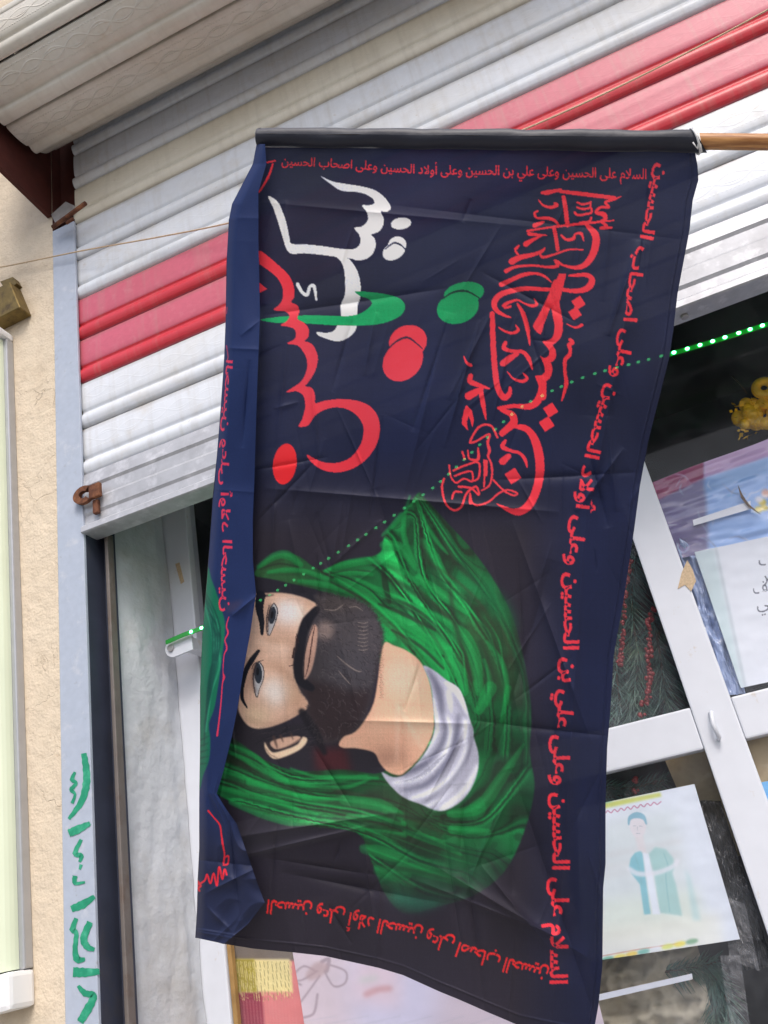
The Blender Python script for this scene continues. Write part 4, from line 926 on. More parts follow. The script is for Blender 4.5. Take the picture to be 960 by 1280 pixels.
GL = [[(285, 925), (330, 945), (370, 965), (430, 962), (500, 968), (540, 1020), (600, 1015), (650, 950)], [(280, 945), (330, 965), (390, 985), (450, 990), (510, 1000), (560, 1035), (620, 1030), (668, 970)], [(275, 965), (330, 985), (400, 1000), (460, 1012), (520, 1025), (580, 1050), (640, 1050)],
      [(272, 985), (330, 1005), (400, 1022), (470, 1035), (530, 1060), (600, 1080)], [(300, 1008), (380, 1030), (450, 1050), (510, 1085), (570, 1105)], [(300, 1030), (420, 1060), (470, 1090), (520, 1125), (560, 1140)]]
def cloth_folds(G, fr, sd, msk):
    f = guides_field(G)
    q_ = f*fr+.38*vnoise(cv.h, cv.w, 20, 11, sd)+.10*vnoise(cv.h, cv.w, 60, 34, sd+1)
    t_ = q_-np.floor(q_); idn = np.floor(q_).astype(int)
    amp = np.random.RandomState(sd+2).rand(200)[np.clip(idn+60, 0, 199)]*.55+.45
    lit_ = np.exp(-((t_-.42)/.20)**2)*amp; shd = np.exp(-((t_-.94)/.09)**2)+np.exp(-((t_+.06)/.09)**2)
    t2 = (q_*2.7+.5) % 1.0; fine_ = np.exp(-((t2-.1)/.10)**2)*.35
    along = np.clip(.62+.75*vnoise(cv.h, cv.w, 15, 9, sd+4), .12, 1)
    base_ = np.array((28, 82, 48), np.float32); li_ = np.array((38, 184, 92), np.float32); da_ = np.array((34, 38, 32), np.float32)
    c_ = base_[None, None]+(li_-base_)*np.clip(lit_*along*1.25, 0, 1)[..., None]
    c_ = c_+(da_-c_)*np.clip(shd*.75+fine_, 0, .9)[..., None]
    brown = np.clip(vnoise(cv.h, cv.w, 12, 7, sd+6)*1.2-.25, 0, .5)[..., None]
    c_ = c_+(np.array((58, 50, 40), np.float32)-c_)*brown
    m_ = msk[..., None]; cv.im = cv.im*(1-m_)+c_.astype(np.float32)*m_
split = np.clip((yy-(935+np.clip(xx-590, 0, 200)*.35))/14+.5, 0, 1)
cloth_folds(GU, 1.9, 401, (vs*(1-split)).astype(np.float32)); cloth_folds(GL, 1.7, 431, (vs*split).astype(np.float32))
def drape(items, clip):
    clip = clip*.5
    sh_ = [([(x+2.2, y+2.6) for x, y in P_], [w_*.8 for w_ in W_]) for P_, W_ in items]
    cv.strokes(sh_, (32, 44, 34), .75, 2.0, clip)
    cv.strokes(items, LG, .92, .9, clip)
    cv.strokes([([(x-.8, y-1.0) for x, y in P_], [w_*.34 for w_ in W_]) for P_, W_ in items], (52, 182, 98), .55, 1.3, clip)
fold = gs([([(130, 78), (100, 200), (105, 300), (160, 430)], [8, 22, 30, 12]), ([(-10, 280), (90, 180)], [10, 40]), ([(0, 325), (70, 332), (110, 372), (160, 450)], [44, 50, 40, 14]), ([(160, 90), (200, 200), (260, 300), (320, 370)], [8, 16, 22, 10]),
           ([(190, 300), (250, 390), (320, 500)], [26, 60, 16]), ([(170, 490), (300, 580), (430, 680)], [40, 50, 8]), ([(0, 410), (80, 440), (170, 520)], [22, 28, 20]), ([(-40, 640), (100, 720), (200, 790), (280, 860)], [50, 74, 60, 40]),
           ([(180, 640), (300, 700), (400, 780), (455, 900), (475, 1060)], [18, 34, 64, 66, 44]), ([(515, 805), (580, 900), (608, 1000), (612, 1120)], [8, 34, 34, 20]), ([(200, 880), (290, 940), (310, 990)], [90, 80, 40]), ([(320, 900), (380, 960), (400, 1060)], [50, 64, 44]), ([(340, 540), (430, 665)], [34, 8]),
           ([(500, 900), (530, 1000), (520, 1120)], [16, 30, 30])])
drape(fold, fade)
cv.strokes(gs([([(360, 470), (470, 540), (580, 640), (640, 740)], [50, 90, 80, 30])]), (28, 104, 60), .7, 6)
drape(hs_([([(85, 180), (160, 130), (220, 125), (280, 170)], [20, 36, 40, 26]), ([(130, 205), (200, 195), (300, 200), (400, 235)], [14, 24, 22, 24]), ([(270, 245), (350, 255), (430, 270), (540, 310)], [16, 30, 30, 20]), ([(390, 200), (500, 165), (620, 150), (730, 180)], [12, 40, 34, 30]), ([(430, 210), (520, 205), (610, 215)], [20, 30, 16]), ([(440, 235), (520, 270), (600, 320), (680, 420)], [16, 40, 50, 30]), ([(540, 240), (640, 285), (760, 340), (850, 400)], [16, 26, 30, 26]), ([(590, 330), (640, 410), (700, 490)], [12, 24, 16]), ([(640, 370), (740, 420), (850, 480), (950, 560)], [24, 60, 70, 60]), ([(700, 460), (800, 530), (900, 620), (960, 690)], [20, 50, 60, 70])]), 1.0)
cv.strokes(hs_([([(90, 190), (180, 165), (270, 180)], [6, 10, 6]), ([(400, 215), (500, 195), (600, 200)], 6), ([(420, 250), (520, 300), (600, 350)], [8, 12, 8]), ([(640, 350), (760, 400), (900, 470)], [10, 20, 14]), ([(700, 470), (830, 545), (940, 650)], [10, 16, 10]), ([(660, 190), (670, 260), (690, 340)], [16, 30, 20])]), BG, .75, .8)
cv.strokes(gs([([(150, 110), (180, 220), (190, 330), (250, 430), (330, 520)], [8, 18, 26, 20, 8]), ([(0, 480), (120, 540), (260, 640), (420, 740)], [20, 30, 30, 14]), ([(0, 600), (140, 640), (240, 720), (330, 820)], [26, 40, 30, 20]), ([(330, 520), (350, 700), (400, 860), (440, 1000)], [14, 24, 24, 20]), ([(250, 240), (310, 330), (370, 430), (470, 520)], [8, 14, 18, 10]), ([(480, 800), (520, 900), (545, 1000), (550, 1100)], [12, 22, 24, 20])]), BG, .7, 1.5, fade)
low = ks([([(165, 35), (290, 90), (380, 170), (460, 215), (600, 235), (720, 235), (830, 195)], [10, 20, 22, 18, 14, 18, 10]), ([(150, 165), (300, 215), (440, 260), (560, 290), (690, 290)], [12, 24, 26, 24, 14]), ([(105, 235), (260, 270), (420, 310), (530, 370)], [22, 32, 32, 12]), ([(180, 305), (330, 360), (450, 395), (545, 402)], [24, 44, 40, 14]),
          ([(455, 150), (560, 185), (680, 195), (810, 185)], [8, 14, 32, 10]), ([(700, 295), (860, 320), (960, 370)], [44, 64, 44]), ([(720, 372), (880, 380), (980, 405)], [26, 34, 24]), ([(785, 515), (880, 535), (980, 570)], [26, 60, 40]), ([(860, 620), (990, 640)], [50, 50]), ([(780, 432), (980, 460)], [20, 26]),
          ([(180, 80), (260, 120), (360, 200)], [10, 24, 12])])
low += lsx([([(270, 640), (400, 680), (520, 740)], [20, 34, 14]), ([(250, 790), (400, 825), (570, 890)], [40, 54, 14]), ([(90, 715), (250, 765)], [44, 30]), ([(170, 820), (310, 880)], [44, 24]), ([(470, 560), (600, 530), (700, 400), (800, 250)], [30, 60, 50, 10]), ([(480, 630), (640, 640)], [40, 30]), ([(0, 400), (150, 400)], [24, 14]), ([(600, 100), (650, 0)], [40, 60]), ([(700, 150), (730, 0)], [16, 30])])
drape(low, fade)
cv.strokes(lsx([([(240, 930), (330, 960), (430, 950)], [60, 70, 20])]), (36, 92, 74), .7, 4)
cv.strokes(ks([([(170, 110), (300, 165), (430, 235), (560, 265)], [8, 20, 16, 8]), ([(150, 200), (300, 245), (470, 290), (600, 330)], [8, 20, 18, 10]), ([(230, 320), (400, 360), (540, 385)], [8, 14, 8]), ([(700, 340), (860, 355), (960, 395)], [16, 16, 12])])+lsx([([(100, 640), (260, 670), (420, 740)], [18, 24, 10]), ([(120, 780), (300, 810), (480, 850)], [12, 20, 10]), ([(200, 560), (400, 590), (620, 600)], [14, 20, 10])]), BG, .7, 1.2, fade)
flow = [gs([([(-60, 560), (140, 650), (290, 780), (380, 960), (400, 1100)], 1)])[0][0], gs([([(150, 90), (230, 330), (420, 620), (560, 820), (590, 1100)], 1)])[0][0],
        ks([([(110, 180), (330, 240), (560, 300), (760, 330), (960, 400)], 1)])[0][0], lsx([([(80, 590), (250, 650), (430, 720), (600, 770)], 1)])[0][0], hs_([([(430, 200), (600, 300), (760, 440), (940, 640)], 1)])[0][0]]
fine = ([], [], [])
for fi, P0 in enumerate(flow):
    P0, _w = crom(P0, [1]*len(P0), 8); nrm = np.gradient(P0, axis=0); nrm = np.stack([-nrm[:, 1], nrm[:, 0]], 1)/np.linalg.norm(nrm, axis=1)[:, None]
    for k in range(9):
        i0 = rng.randint(0, len(P0)-10); i1 = min(len(P0)-1, i0+14+rng.randint(22)); o = rng.randn()*(24 if fi != 2 else 17)
        seg = (P0+nrm*(o+np.linspace(-3, 3, len(P0))*rng.randn())[:, None])[i0:i1+1:5]
        if len(seg) < 3: continue
        wv = .8+rng.rand()*2.6
        fine[k % 3].append(([tuple(a) for a in seg], [.3]+[wv]*(len(seg)-2)+[.3]))
vf = cv.blur(vm, 1)*fade
cv.strokes(fine[0], (34, 172, 84), .65, .6, vf); cv.strokes(fine[1], (26, 56, 40), .7, .6, vf); cv.strokes(fine[2], (58, 48, 40), .5, 1.0, vf)
# face
face = spl(p([(203, 104), (290, 98), (370, 96), (450, 108), (530, 135), (583, 175), (520, 235), (480, 320), (455, 440), (450, 560), (480, 650), (530, 720), (535, 748), (480, 785), (400, 830), (300, 865), (220, 870), (165, 835), (125, 745), (148, 600), (165, 450), (175, 300), (184, 160)]), 4)
fm = cv.blur(cv.mask([face]).astype(np.float32), 1)
cv.paint(fm, (218, 180, 158))
for q, rx, ry, c, a in (((420, 210), 90, 70, (232, 220, 216), .9), ((330, 660), 90, 80, (228, 216, 208), .9), ((300, 430), 120, 40, (206, 170, 148), .6), ((430, 480), 40, 60, (196, 160, 140), .6), ((230, 800), 80, 60, (212, 190, 160), .8), ((470, 720), 60, 60, (176, 136, 112), .7), ((200, 250), 50, 90, (204, 184, 172), .7), ((540, 170), 40, 40, (226, 186, 160), .7), ((440, 650), 30, 70, (190, 160, 130), .6)):
    cv.poly(ell(*p([q])[0], rx/4.571, ry/4.571), c, a, 7, fm)
cv.strokes(ps([([(278, 500), (340, 522), (420, 572), (472, 650)], [16, 30, 34, 24])]), (172, 132, 108), .55, 3.5, fm)
cv.strokes(ps([([(268, 360), (340, 372), (430, 352)], [16, 22, 18])]), (184, 146, 124), .5, 3.5, fm)
cv.poly(ell(*p([(445, 425)])[0], 6, 17), (186, 146, 126), .6, 3, fm); cv.poly(ell(*p([(400, 205)])[0], 13, 12), (236, 230, 234), .7, 6, fm); cv.poly(ell(*p([(330, 670)])[0], 12, 12), (236, 228, 224), .6, 6, fm)
cv.strokes(ps([([(235, 370), (300, 395), (420, 420)], [30, 26, 20])]), (240, 214, 198), .5, 3, fm)
cv.strokes(ps([([(170, 820), (300, 850), (400, 820), (480, 775)], 26), ([(210, 110), (380, 104), (560, 165)], 14)]), (150, 116, 98), .5, 3, fm)
cv.strokes(ps([([(330, 480), (380, 530), (450, 620)], [10, 16, 10]), ([(300, 380), (420, 375)], [8, 14])]), (186, 150, 126), .6, 3, fm)
for q, rx, ry, c, a in (((285, 190), 40, 80, (176, 142, 124), .55), ((215, 580), 44, 90, (174, 140, 122), .6), ((360, 440), 90, 16, (238, 214, 198), .55), ((400, 330), 60, 14, (190, 154, 136), .5), ((250, 720), 60, 40, (196, 160, 138), .5), ((420, 600), 50, 40, (200, 166, 146), .5), ((190, 420), 30, 60, (222, 196, 180), .5)):
    cv.poly(ell(*p([q])[0], rx/4.571, ry/4.571), c, a, 5, fm)
# beard and moustache
beard = spl(p([(583, 175), (560, 110), (620, 95), (700, 112), (820, 140), (900, 200), (948, 300), (955, 400), (930, 500), (905, 600), (880, 720), (840, 830), (760, 910), (650, 950), (590, 940), (560, 880), (520, 780), (530, 720), (480, 650), (450, 560), (455, 440), (480, 320), (520, 235)]), 4)
bm_ = cv.blur(cv.mask([beard]).astype(np.float32), 3)
bm_ = np.clip(bm_+.22*vnoise(cv.h, cv.w, 420, 240, 88)*(bm_ > .05)*(bm_ < .95), 0, 1)
cv.paint(bm_, (64, 60, 66)); cv.poly(ell(*p([(800, 330)])[0], 32, 34), (84, 79, 84), .7, 9, bm_); cv.poly(ell(*p([(760, 500)])[0], 30, 26), (76, 74, 82), .6, 8, bm_)
cv.poly(spl(p([(500, 610), (640, 620), (760, 660), (880, 660), (870, 760), (760, 910), (640, 950), (560, 880), (520, 780)])), (46, 36, 40), .85, 4, bm_)
cv.poly(ell(*p([(625, 310)])[0], 11, 12), (146, 128, 124), .9, 3, bm_); cv.poly(ell(*p([(700, 160)])[0], 30, 10), (84, 76, 76), .7, 4, bm_)
L = []
for k in range(420):
    x, y = 570+rng.rand()*360, 120+rng.rand()*800; a = math.radians(20+rng.randn()*30+(y-500)*.06); l = 20+rng.rand()*36
    L.append(([(x, y), (x+l*.5*math.cos(a), y+l*.5*math.sin(a)+3), (x+l*math.cos(a+.5), y+l*math.sin(a+.5))], [1.5, 3.5, 1]))
cv.strokes(ps(L[:160]), (104, 96, 98), .5, 0, bm_); cv.strokes(ps(L[160:]), (38, 34, 40), .5, 0, bm_)
cv.strokes(ps([([(690, 455), (740, 500), (800, 540), (830, 545)], [3, 8, 8, 4]), ([(700, 540), (740, 590), (770, 620)], [3, 8, 3])]+[([(810, 265+k*22), (845, 270+k*22), (870, 262+k*22)], [3, 6, 2]) for k in range(8)]+[([(620, 190), (680, 195), (730, 160)], [3, 8, 3]), ([(760, 180), (800, 175), (840, 200)], [3, 6, 3])]), (136, 124, 120), .8, .4, bm_)
cv.strokes(ps([([(575, 190), (520, 260), (492, 340), (478, 430), (470, 530), (490, 600), (545, 640)], [40, 60, 56, 60, 56, 60, 40])]), (29, 29, 38), 1, .8)
cv.strokes(ps([([(490, 775), (545, 860), (585, 930), (620, 1010)], [40, 56, 46, 30])]), (28, 27, 34), .9, 1)
cv.poly(spl(p([(562, 275), (580, 300), (580, 350), (570, 430), (548, 530), (518, 585), (502, 578), (505, 470), (525, 370), (545, 300)])), (196, 156, 140), 1, .6)
cv.strokes(ps([([(565, 285), (552, 350), (540, 430), (528, 510), (510, 582)], [3, 7, 7, 7, 3])]), (70, 44, 44), .95, 0); cv.strokes(ps([([(502, 578), (505, 470), (525, 370), (560, 278)], 4)]), (44, 34, 38), .8, 0)
L = []
bl_ = np.array(beard)
for k in range(0, len(bl_)):
    x, y = bl_[k]
    if x < 395 and y < 880: continue
    for _j in range(5):
        a = math.atan2(y-828, x-425)+rng.randn()*.5; l = 3+rng.rand()*4; ox, oy = x-math.cos(a)*3+rng.randn()*1.5, y-math.sin(a)*3+rng.randn()*1.5
        L.append(([(ox, oy), (ox+l*math.cos(a), oy+l*math.sin(a))], [1.0, .2]))
cv.strokes(L, (52, 46, 50), .6, .2, (cv.blur(cv.mask([beard]).astype(np.float32), 8) > .02).astype(np.float32))
# eyes, brows, nose
DK = (27, 29, 40)
cv.poly(spl(p([(332, 158), (350, 190), (345, 240), (325, 300), (302, 340), (296, 300), (300, 230), (312, 185)])), (184, 184, 190), 1, .5)
cv.poly(ell(*p([(322, 225)])[0], 20/4.57, 50/4.57, 8), (44, 50, 62)); cv.poly(ell(*p([(320, 222)])[0], 9/4.57, 22/4.57, 8), (18, 20, 28))
cv.strokes(ps([([(332, 155), (351, 190), (346, 240), (325, 300), (304, 342), (296, 300), (300, 230), (312, 182), (332, 155)], [4, 6, 5, 3, 3, 4, 8, 7, 4]), ([(305, 165), (290, 230), (288, 300), (296, 342)], [3, 5, 5, 3])]), DK, .95)
cv.strokes(ps([([(255, 112), (248, 180), (260, 255), (263, 330)], [58, 46, 32, 18])]), DK, 1, .4); cv.strokes(ps([([(255, 116), (330, 108)], [22, 4])]), DK, .7, .6)
cv.poly(spl(p([(248, 492), (270, 530), (268, 590), (250, 640), (234, 690), (222, 650), (215, 590), (222, 530)])), (180, 182, 188), 1, .5)
cv.poly(ell(*p([(240, 555)])[0], 23/4.57, 60/4.57, -4), (44, 52, 64)); cv.poly(ell(*p([(238, 545)])[0], 10/4.57, 24/4.57), (18, 20, 28))
cv.strokes(ps([([(248, 490), (272, 530), (270, 590), (250, 642), (234, 694), (220, 650), (213, 590), (220, 530), (248, 490)], [4, 5, 4, 3, 5, 6, 8, 7, 4]), ([(205, 530), (220, 500), (272, 480)], [3, 5, 3])]), DK, .95)
cv.strokes(ps([([(312, 170), (297, 240), (294, 310)], 16), ([(222, 510), (212, 590), (224, 660)], 18)]), (90, 70, 66), .5, 1.0)
cv.strokes(ps([([(243, 428), (205, 480), (172, 540), (150, 640), (150, 700), (178, 752)], [18, 32, 28, 20, 20, 8])]), DK, 1, .4)
cv.strokes(ps([([(460, 330), (470, 380)], [4, 10]), ([(447, 410), (438, 465)], [8, 12]), ([(418, 515), (445, 508)], [4, 7]), ([(455, 345), (462, 400), (455, 440)], [3, 5, 3])]), (50, 34, 36), .9, .3)
# ear, with loose hair over and round it
L = []
for k in range(60):
    x, y = 200+rng.rand()*330, 885+rng.rand()*120-40*rng.rand(); l = 40+rng.rand()*60; a = math.radians(-18+rng.randn()*12)
    L.append(([(x, y), (x+l*.5*math.cos(a), y+l*.5*math.sin(a)-5), (x+l*math.cos(a), y+l*math.sin(a))], [1, 3, .6]))
cv.strokes(ps(L[:30]), (70, 64, 70), .5, .3); cv.strokes(ps(L[30:]), (24, 23, 30), .6, .3)
cv.poly(spl(p([(278, 948), (300, 985), (330, 1008), (400, 990), (465, 962), (495, 920), (522, 935), (492, 982), (420, 1022), (340, 1046), (300, 1022), (280, 985)])), (222, 194, 166), 1, .6)
cv.poly(spl(p([(310, 950), (380, 925), (470, 915), (480, 935), (420, 970), (340, 990)])), (196, 160, 140), 1, .8)
cv.strokes(ps([([(290, 950), (320, 995), (400, 980), (490, 925)], 6), ([(330, 920), (345, 965), (350, 985)], [18, 12, 4]), ([(370, 915), (385, 950)], [16, 4]), ([(430, 905), (440, 935)], [14, 4]), ([(285, 985), (310, 1020), (350, 1040)], 4)]), (78, 60, 56), .75, .7)
# neck
neck = spl(n_([(232, 198), (285, 215), (350, 240), (420, 290), (460, 350), (490, 430), (505, 520), (515, 620), (510, 700), (480, 780), (430, 860), (370, 920), (320, 955), (250, 935), (205, 885), (170, 825), (60, 800), (0, 800), (-30, 780), (0, 735), (60, 710), (120, 640), (170, 540), (195, 400), (207, 300)]), 4)
nm = cv.blur(cv.mask([neck]).astype(np.float32), 1)
cv.paint(nm, (216, 166, 140))
for q, rx, ry, c, a in (((330, 400), 110, 100, (224, 182, 160), .8), ((260, 860), 90, 40, (150, 112, 96), .8), ((180, 660), 60, 90, (212, 172, 146), .7), ((420, 700), 60, 100, (222, 178, 152), .7), ((40, 770), 60, 24, (230, 190, 166), .8), ((420, 270), 60, 30, (196, 160, 140), .7), ((300, 910), 50, 20, (226, 180, 150), .7)):
    cv.poly(ell(*n_([q])[0], rx/4.571, ry/4.571), c, a, 7, nm)
cv.strokes(ns([([(300, 540), (305, 700), (300, 880)], [8, 14, 8]), ([(310, 560), (380, 680), (450, 800)], [6, 12, 6])]), (236, 200, 180), .7, 2, nm); cv.strokes(ns([([(180, 500), (260, 530), (300, 600), (290, 760)], [6, 10, 10, 6]), ([(300, 530), (400, 550), (495, 570)], [4, 8, 6]), ([(230, 200), (330, 240), (430, 300), (470, 380)], [10, 14, 14, 6])]), (188, 146, 126), .55, 2, nm)
L = [([(205+rng.randn()*4-(k/60)**2*0, 220+k*7.5), (222+rng.rand()*10, 226+k*7.5)], [4, 1]) for k in range(40)]
cv.strokes(ns(L), (90, 70, 66), .5, .4)
# grey scarf
scarf = spl(n_([(452, 328), (520, 360), (590, 415), (655, 458), (692, 540), (720, 640), (738, 690), (742, 740), (768, 830), (764, 930), (722, 1040), (650, 1120), (545, 1160), (440, 1122), (340, 1082), (262, 1012), (214, 938), (280, 966), (350, 950), (430, 872), (488, 785), (518, 690), (514, 600), (500, 470), (482, 400)]), 4)
sm = cv.blur(cv.mask([scarf]).astype(np.float32), 1)
cv.paint(sm, (168, 168, 186))
cv.strokes(ns([([(590, 425), (650, 480), (690, 560), (705, 620)], [20, 40, 26, 10]), ([(600, 480), (612, 600)], [26, 8]), ([(505, 520), (532, 680), (480, 800), (380, 905)], [14, 22, 22, 14]), ([(590, 620), (606, 730), (565, 850), (430, 970), (280, 1000)], [14, 26, 30, 24, 20]), ([(705, 780), (650, 920), (540, 1030), (380, 1090)], [22, 40, 40, 20]), ([(765, 900), (690, 1040), (560, 1150)], [22, 44, 40]), ([(470, 1130), (560, 1090), (660, 1000)], [20, 14, 8]), ([(700, 640), (690, 760)], [26, 20])]), (232, 234, 246), .95, 2, sm)
cv.strokes(ns([([(480, 350), (540, 470), (560, 600)], [14, 40, 20]), ([(560, 610), (580, 700), (545, 800), (450, 900), (350, 945)], [10, 22, 22, 26, 20]), ([(655, 610), (640, 740), (600, 860), (480, 1000), (320, 1045)], [14, 34, 30, 26, 10]), ([(728, 680), (712, 830), (620, 980), (460, 1110)], [10, 18, 16, 10]), ([(610, 470), (690, 610), (735, 690)], [6, 8, 6]), ([(380, 920), (420, 910), (460, 880)], [16, 24, 10])]), (92, 92, 112), .85, 2.2, sm)
cv.strokes(ns([([(300+k*12, 1000+k*2), (420+k*10, 960-k*5), (540+k*6, 860-k*4)], [1, 3, 1]) for k in range(10)]), (120, 120, 140), .5, .4, sm)
# ink grain, thread lines and the uneven take-up of the dye
cv.im *= (1+.035*rng.randn(cv.h, cv.w, 1)+.012*rng.randn(cv.h, 1, 1)+.012*rng.randn(1, cv.w, 1)).astype(np.float32)
cv.im *= (1+.16*vnoise(cv.h, cv.w, 7, 4, 61)+.08*vnoise(cv.h, cv.w, 22, 13, 62))[..., None].astype(np.float32)
MAINC = cv

# --- the turned-over strip on the left shows the cloth's back
NB = (33, 49, 94)
cf = Canvas(236, 150, 350, 1200, 2.5, NB)
q = T(240, 700, 4)
yf = (np.arange(cf.h)/2.5+150)[:, None]; xf = (np.arange(cf.w)/2.5+236)[None]
gm = np.clip((yf-1000)/60, 0, 1); cf.im = cf.im*(1-gm[..., None])+np.array((38, 45, 74), np.float32)*gm[..., None]
gp = spl(q([(75, 30), (95, 90), (125, 170), (152, 260), (166, 330), (155, 450), (135, 600), (112, 740), (84, 820), (92, 900), (85, 1000), (55, 1080), (38, 1150), (0, 1150), (0, 40)]), 3)
gpm = cf.blur(cf.mask([gp]).astype(np.float32), 1)
cf.paint(gpm, (22, 112, 84))
cf.strokes([(q([(80+k*8-30, 200+k*22), (128+k*2-14*(k % 3), 330+k*30), (110-k*3, 560+k*20), (60+k*2, 860)]), [.6, 2.6, 2.2, .6]) for k in range(7)], (54, 158, 122), .7, .7, gpm)
cf.strokes([(q([(74+k*9-30, 120+k*30), (140-12*(k % 4), 340+k*16), (104-k*4, 620), (60, 820+k*20)]), [.6, 1.8, 1.4, .5]) for k in range(7)], (16, 58, 58), .7, .6, gpm)
cf.strokes([(q([(44, 900+k*30), (84, 880+k*34)]), [2.5, 1]) for k in range(5)], (18, 70, 62), .6, .6, gpm)
cf.poly(q([(150, 215), (200, 210), (260, 195), (225, 250), (180, 270)]), (74, 62, 88), .5, 2)
cf.paint(cf.mask(text_loops('الحسين وعلى أولاد الحسين', [(283, 764), (281, 715), (283, 687), (281, 640), (280, 590), (281, 551), (284, 493), (286, 450)], (18, 11), .016, flip=True)), (226, 60, 92))
cf.strokes([(q([(184, 285), (172, 330), (180, 365), (165, 400), (174, 440), (160, 480), (155, 560), (160, 585), (152, 620), (146, 700), (138, 780), (126, 878)]), [1.2, 1.6, 2.2, 1.4, 2.2, 1.2, 1, 3, 1.4, 1.6, 1.8, 2.4])], (222, 56, 90), .95)
cf.strokes([([(284, 384), (283, 392)], [1.2]), ([(283, 432), (285, 446), (283, 452)], 1.3)], (200, 60, 90), .8)
kk = T(240, 920, 3.692)
cf.strokes([(kk([(75, 345), (100, 375), (128, 410), (135, 450), (142, 500), (150, 545), (146, 585)]), [2.4, 1.6, 2.4, 2, 2.6, 2, 2.6]), (kk([(150, 560), (168, 555), (165, 590), (145, 595)]), 2.2),
            (kk([(160, 640), (150, 615), (140, 660), (125, 605), (115, 690), (100, 635), (85, 680), (70, 640), (60, 665), (40, 680), (22, 690), (35, 715)]), 2.4), (kk([(25, 670), (40, 690), (30, 700)]), 3)], (226, 44, 60), .95)
cf.im *= (1+.03*rng.randn(cf.h, cf.w, 1)).astype(np.float32)

# --- outlines in the photograph's plane, each a function of height
def curve(pts):
    pts = sorted(pts, key=lambda a: a[1]); ys = np.array([a[1] for a in pts], float); xs = np.array([a[0] for a in pts], float)
    return lambda y: np.interp(y, ys, xs)
LEFT = curve([(321, 178), (316, 205), (303, 230), (290, 255), (286, 275), (283, 330), (282, 400), (280, 450), (275, 520), (271, 570), (266, 620), (262, 680), (259, 720), (253, 790), (250, 860), (250, 930), (249, 1000), (249, 1060), (247, 1100), (246, 1140), (244, 1172), (243, 1180)])
FREE = curve([(331, 178), (333, 205), (328, 222), (323, 240), (323, 300), (324, 340), (325, 395), (322, 470), (320, 530), (318, 600), (316, 650), (316, 700), (320, 742), (313, 790), (304, 840), (298, 880), (290, 920), (279, 965), (271, 992), (282, 1010), (296, 1030), (310, 1070), (322, 1105), (331, 1128), (310, 1155), (280, 1180)])
RIGHT = curve([(866, 176), (872, 207), (873, 225), (866, 250), (862, 287), (847, 367), (842, 410), (837, 445), (822, 505), (810, 553), (800, 607), (793, 660), (790, 680), (780, 747), (767, 820), (763, 887), (759, 935), (757, 1000), (757, 1080), (754, 1110), (753, 1207), (748, 1257), (743, 1285), (742, 1300)])
def bottom(x): return np.interp(x, [243, 280, 317, 360, 403, 470, 500, 547, 567, 607, 647, 700, 745], [1172, 1180, 1186, 1190, 1195, 1210, 1219, 1240, 1248, 1265, 1281, 1292, 1297])
TOPY = lambda u: 184+u*4.5
nv, nu = 1120, 560
v = np.linspace(0, 1, nv)[:, None]; u = np.linspace(0, 1, nu)[None]
Y0_ = TOPY(u)*np.ones((nv, 1)); Xb = 243+u*(744-243); Yb = bottom(Xb)
Yg = Y0_+(Yb-Y0_)*v
for _ in range(1):
    XL_, XR_ = LEFT(Yg), RIGHT(Yg)
Xg = XL_+(XR_-XL_)*u
Pm = on_plane(Xg, Yg)
# cloth relief, metres towards the street
def crease(X, Y, a, b_, wd, amp, sharp=True):
    ax, ay = a; bx, by = b_; dx, dy = bx-ax, by-ay; L2 = dx*dx+dy*dy; L_ = math.sqrt(L2)
    s = ((X-ax)*dx+(Y-ay)*dy)/L2; dd = ((X-ax)*dy-(Y-ay)*dx)/L_
    env = np.clip(1-np.abs(s-.5)*2, 0, 1)**.6*(np.abs(s-.5) < .5)
    return amp*env*np.exp(-np.abs(dd)/wd)
def relief(X, Y, sd):
    n, m = X.shape
    vv = np.linspace(0, 1, n)[:, None]; uu = np.linspace(0, 1, m)[None]
    h = .010*np.sin(uu*7.0+vv*2.2+.6)*(.15+.85*vv)+.006*np.sin(uu*15+1.2-vv*3.4)*(.1+.9*vv)
    h = h+.0040*vnoise(n, m, 7, 5, sd)+.0012*vnoise(n, m, 16, 12, sd+1)
    r9 = np.random.RandomState(sd+9)
    for k in range(230):        # short sharp creases, mostly along the hang of the cloth
        x, y = 270+r9.rand()*560, 200+r9.rand()*1000; l = 30+r9.rand()*110; a = math.radians(98+r9.randn()*16 if r9.rand() < .72 else r9.rand()*180)
        h = h+crease(X, Y, (x, y), (x+l*math.cos(a), y+l*math.sin(a)), 1.0+r9.rand()*2.4, r9.randn()*.0013)
    return h
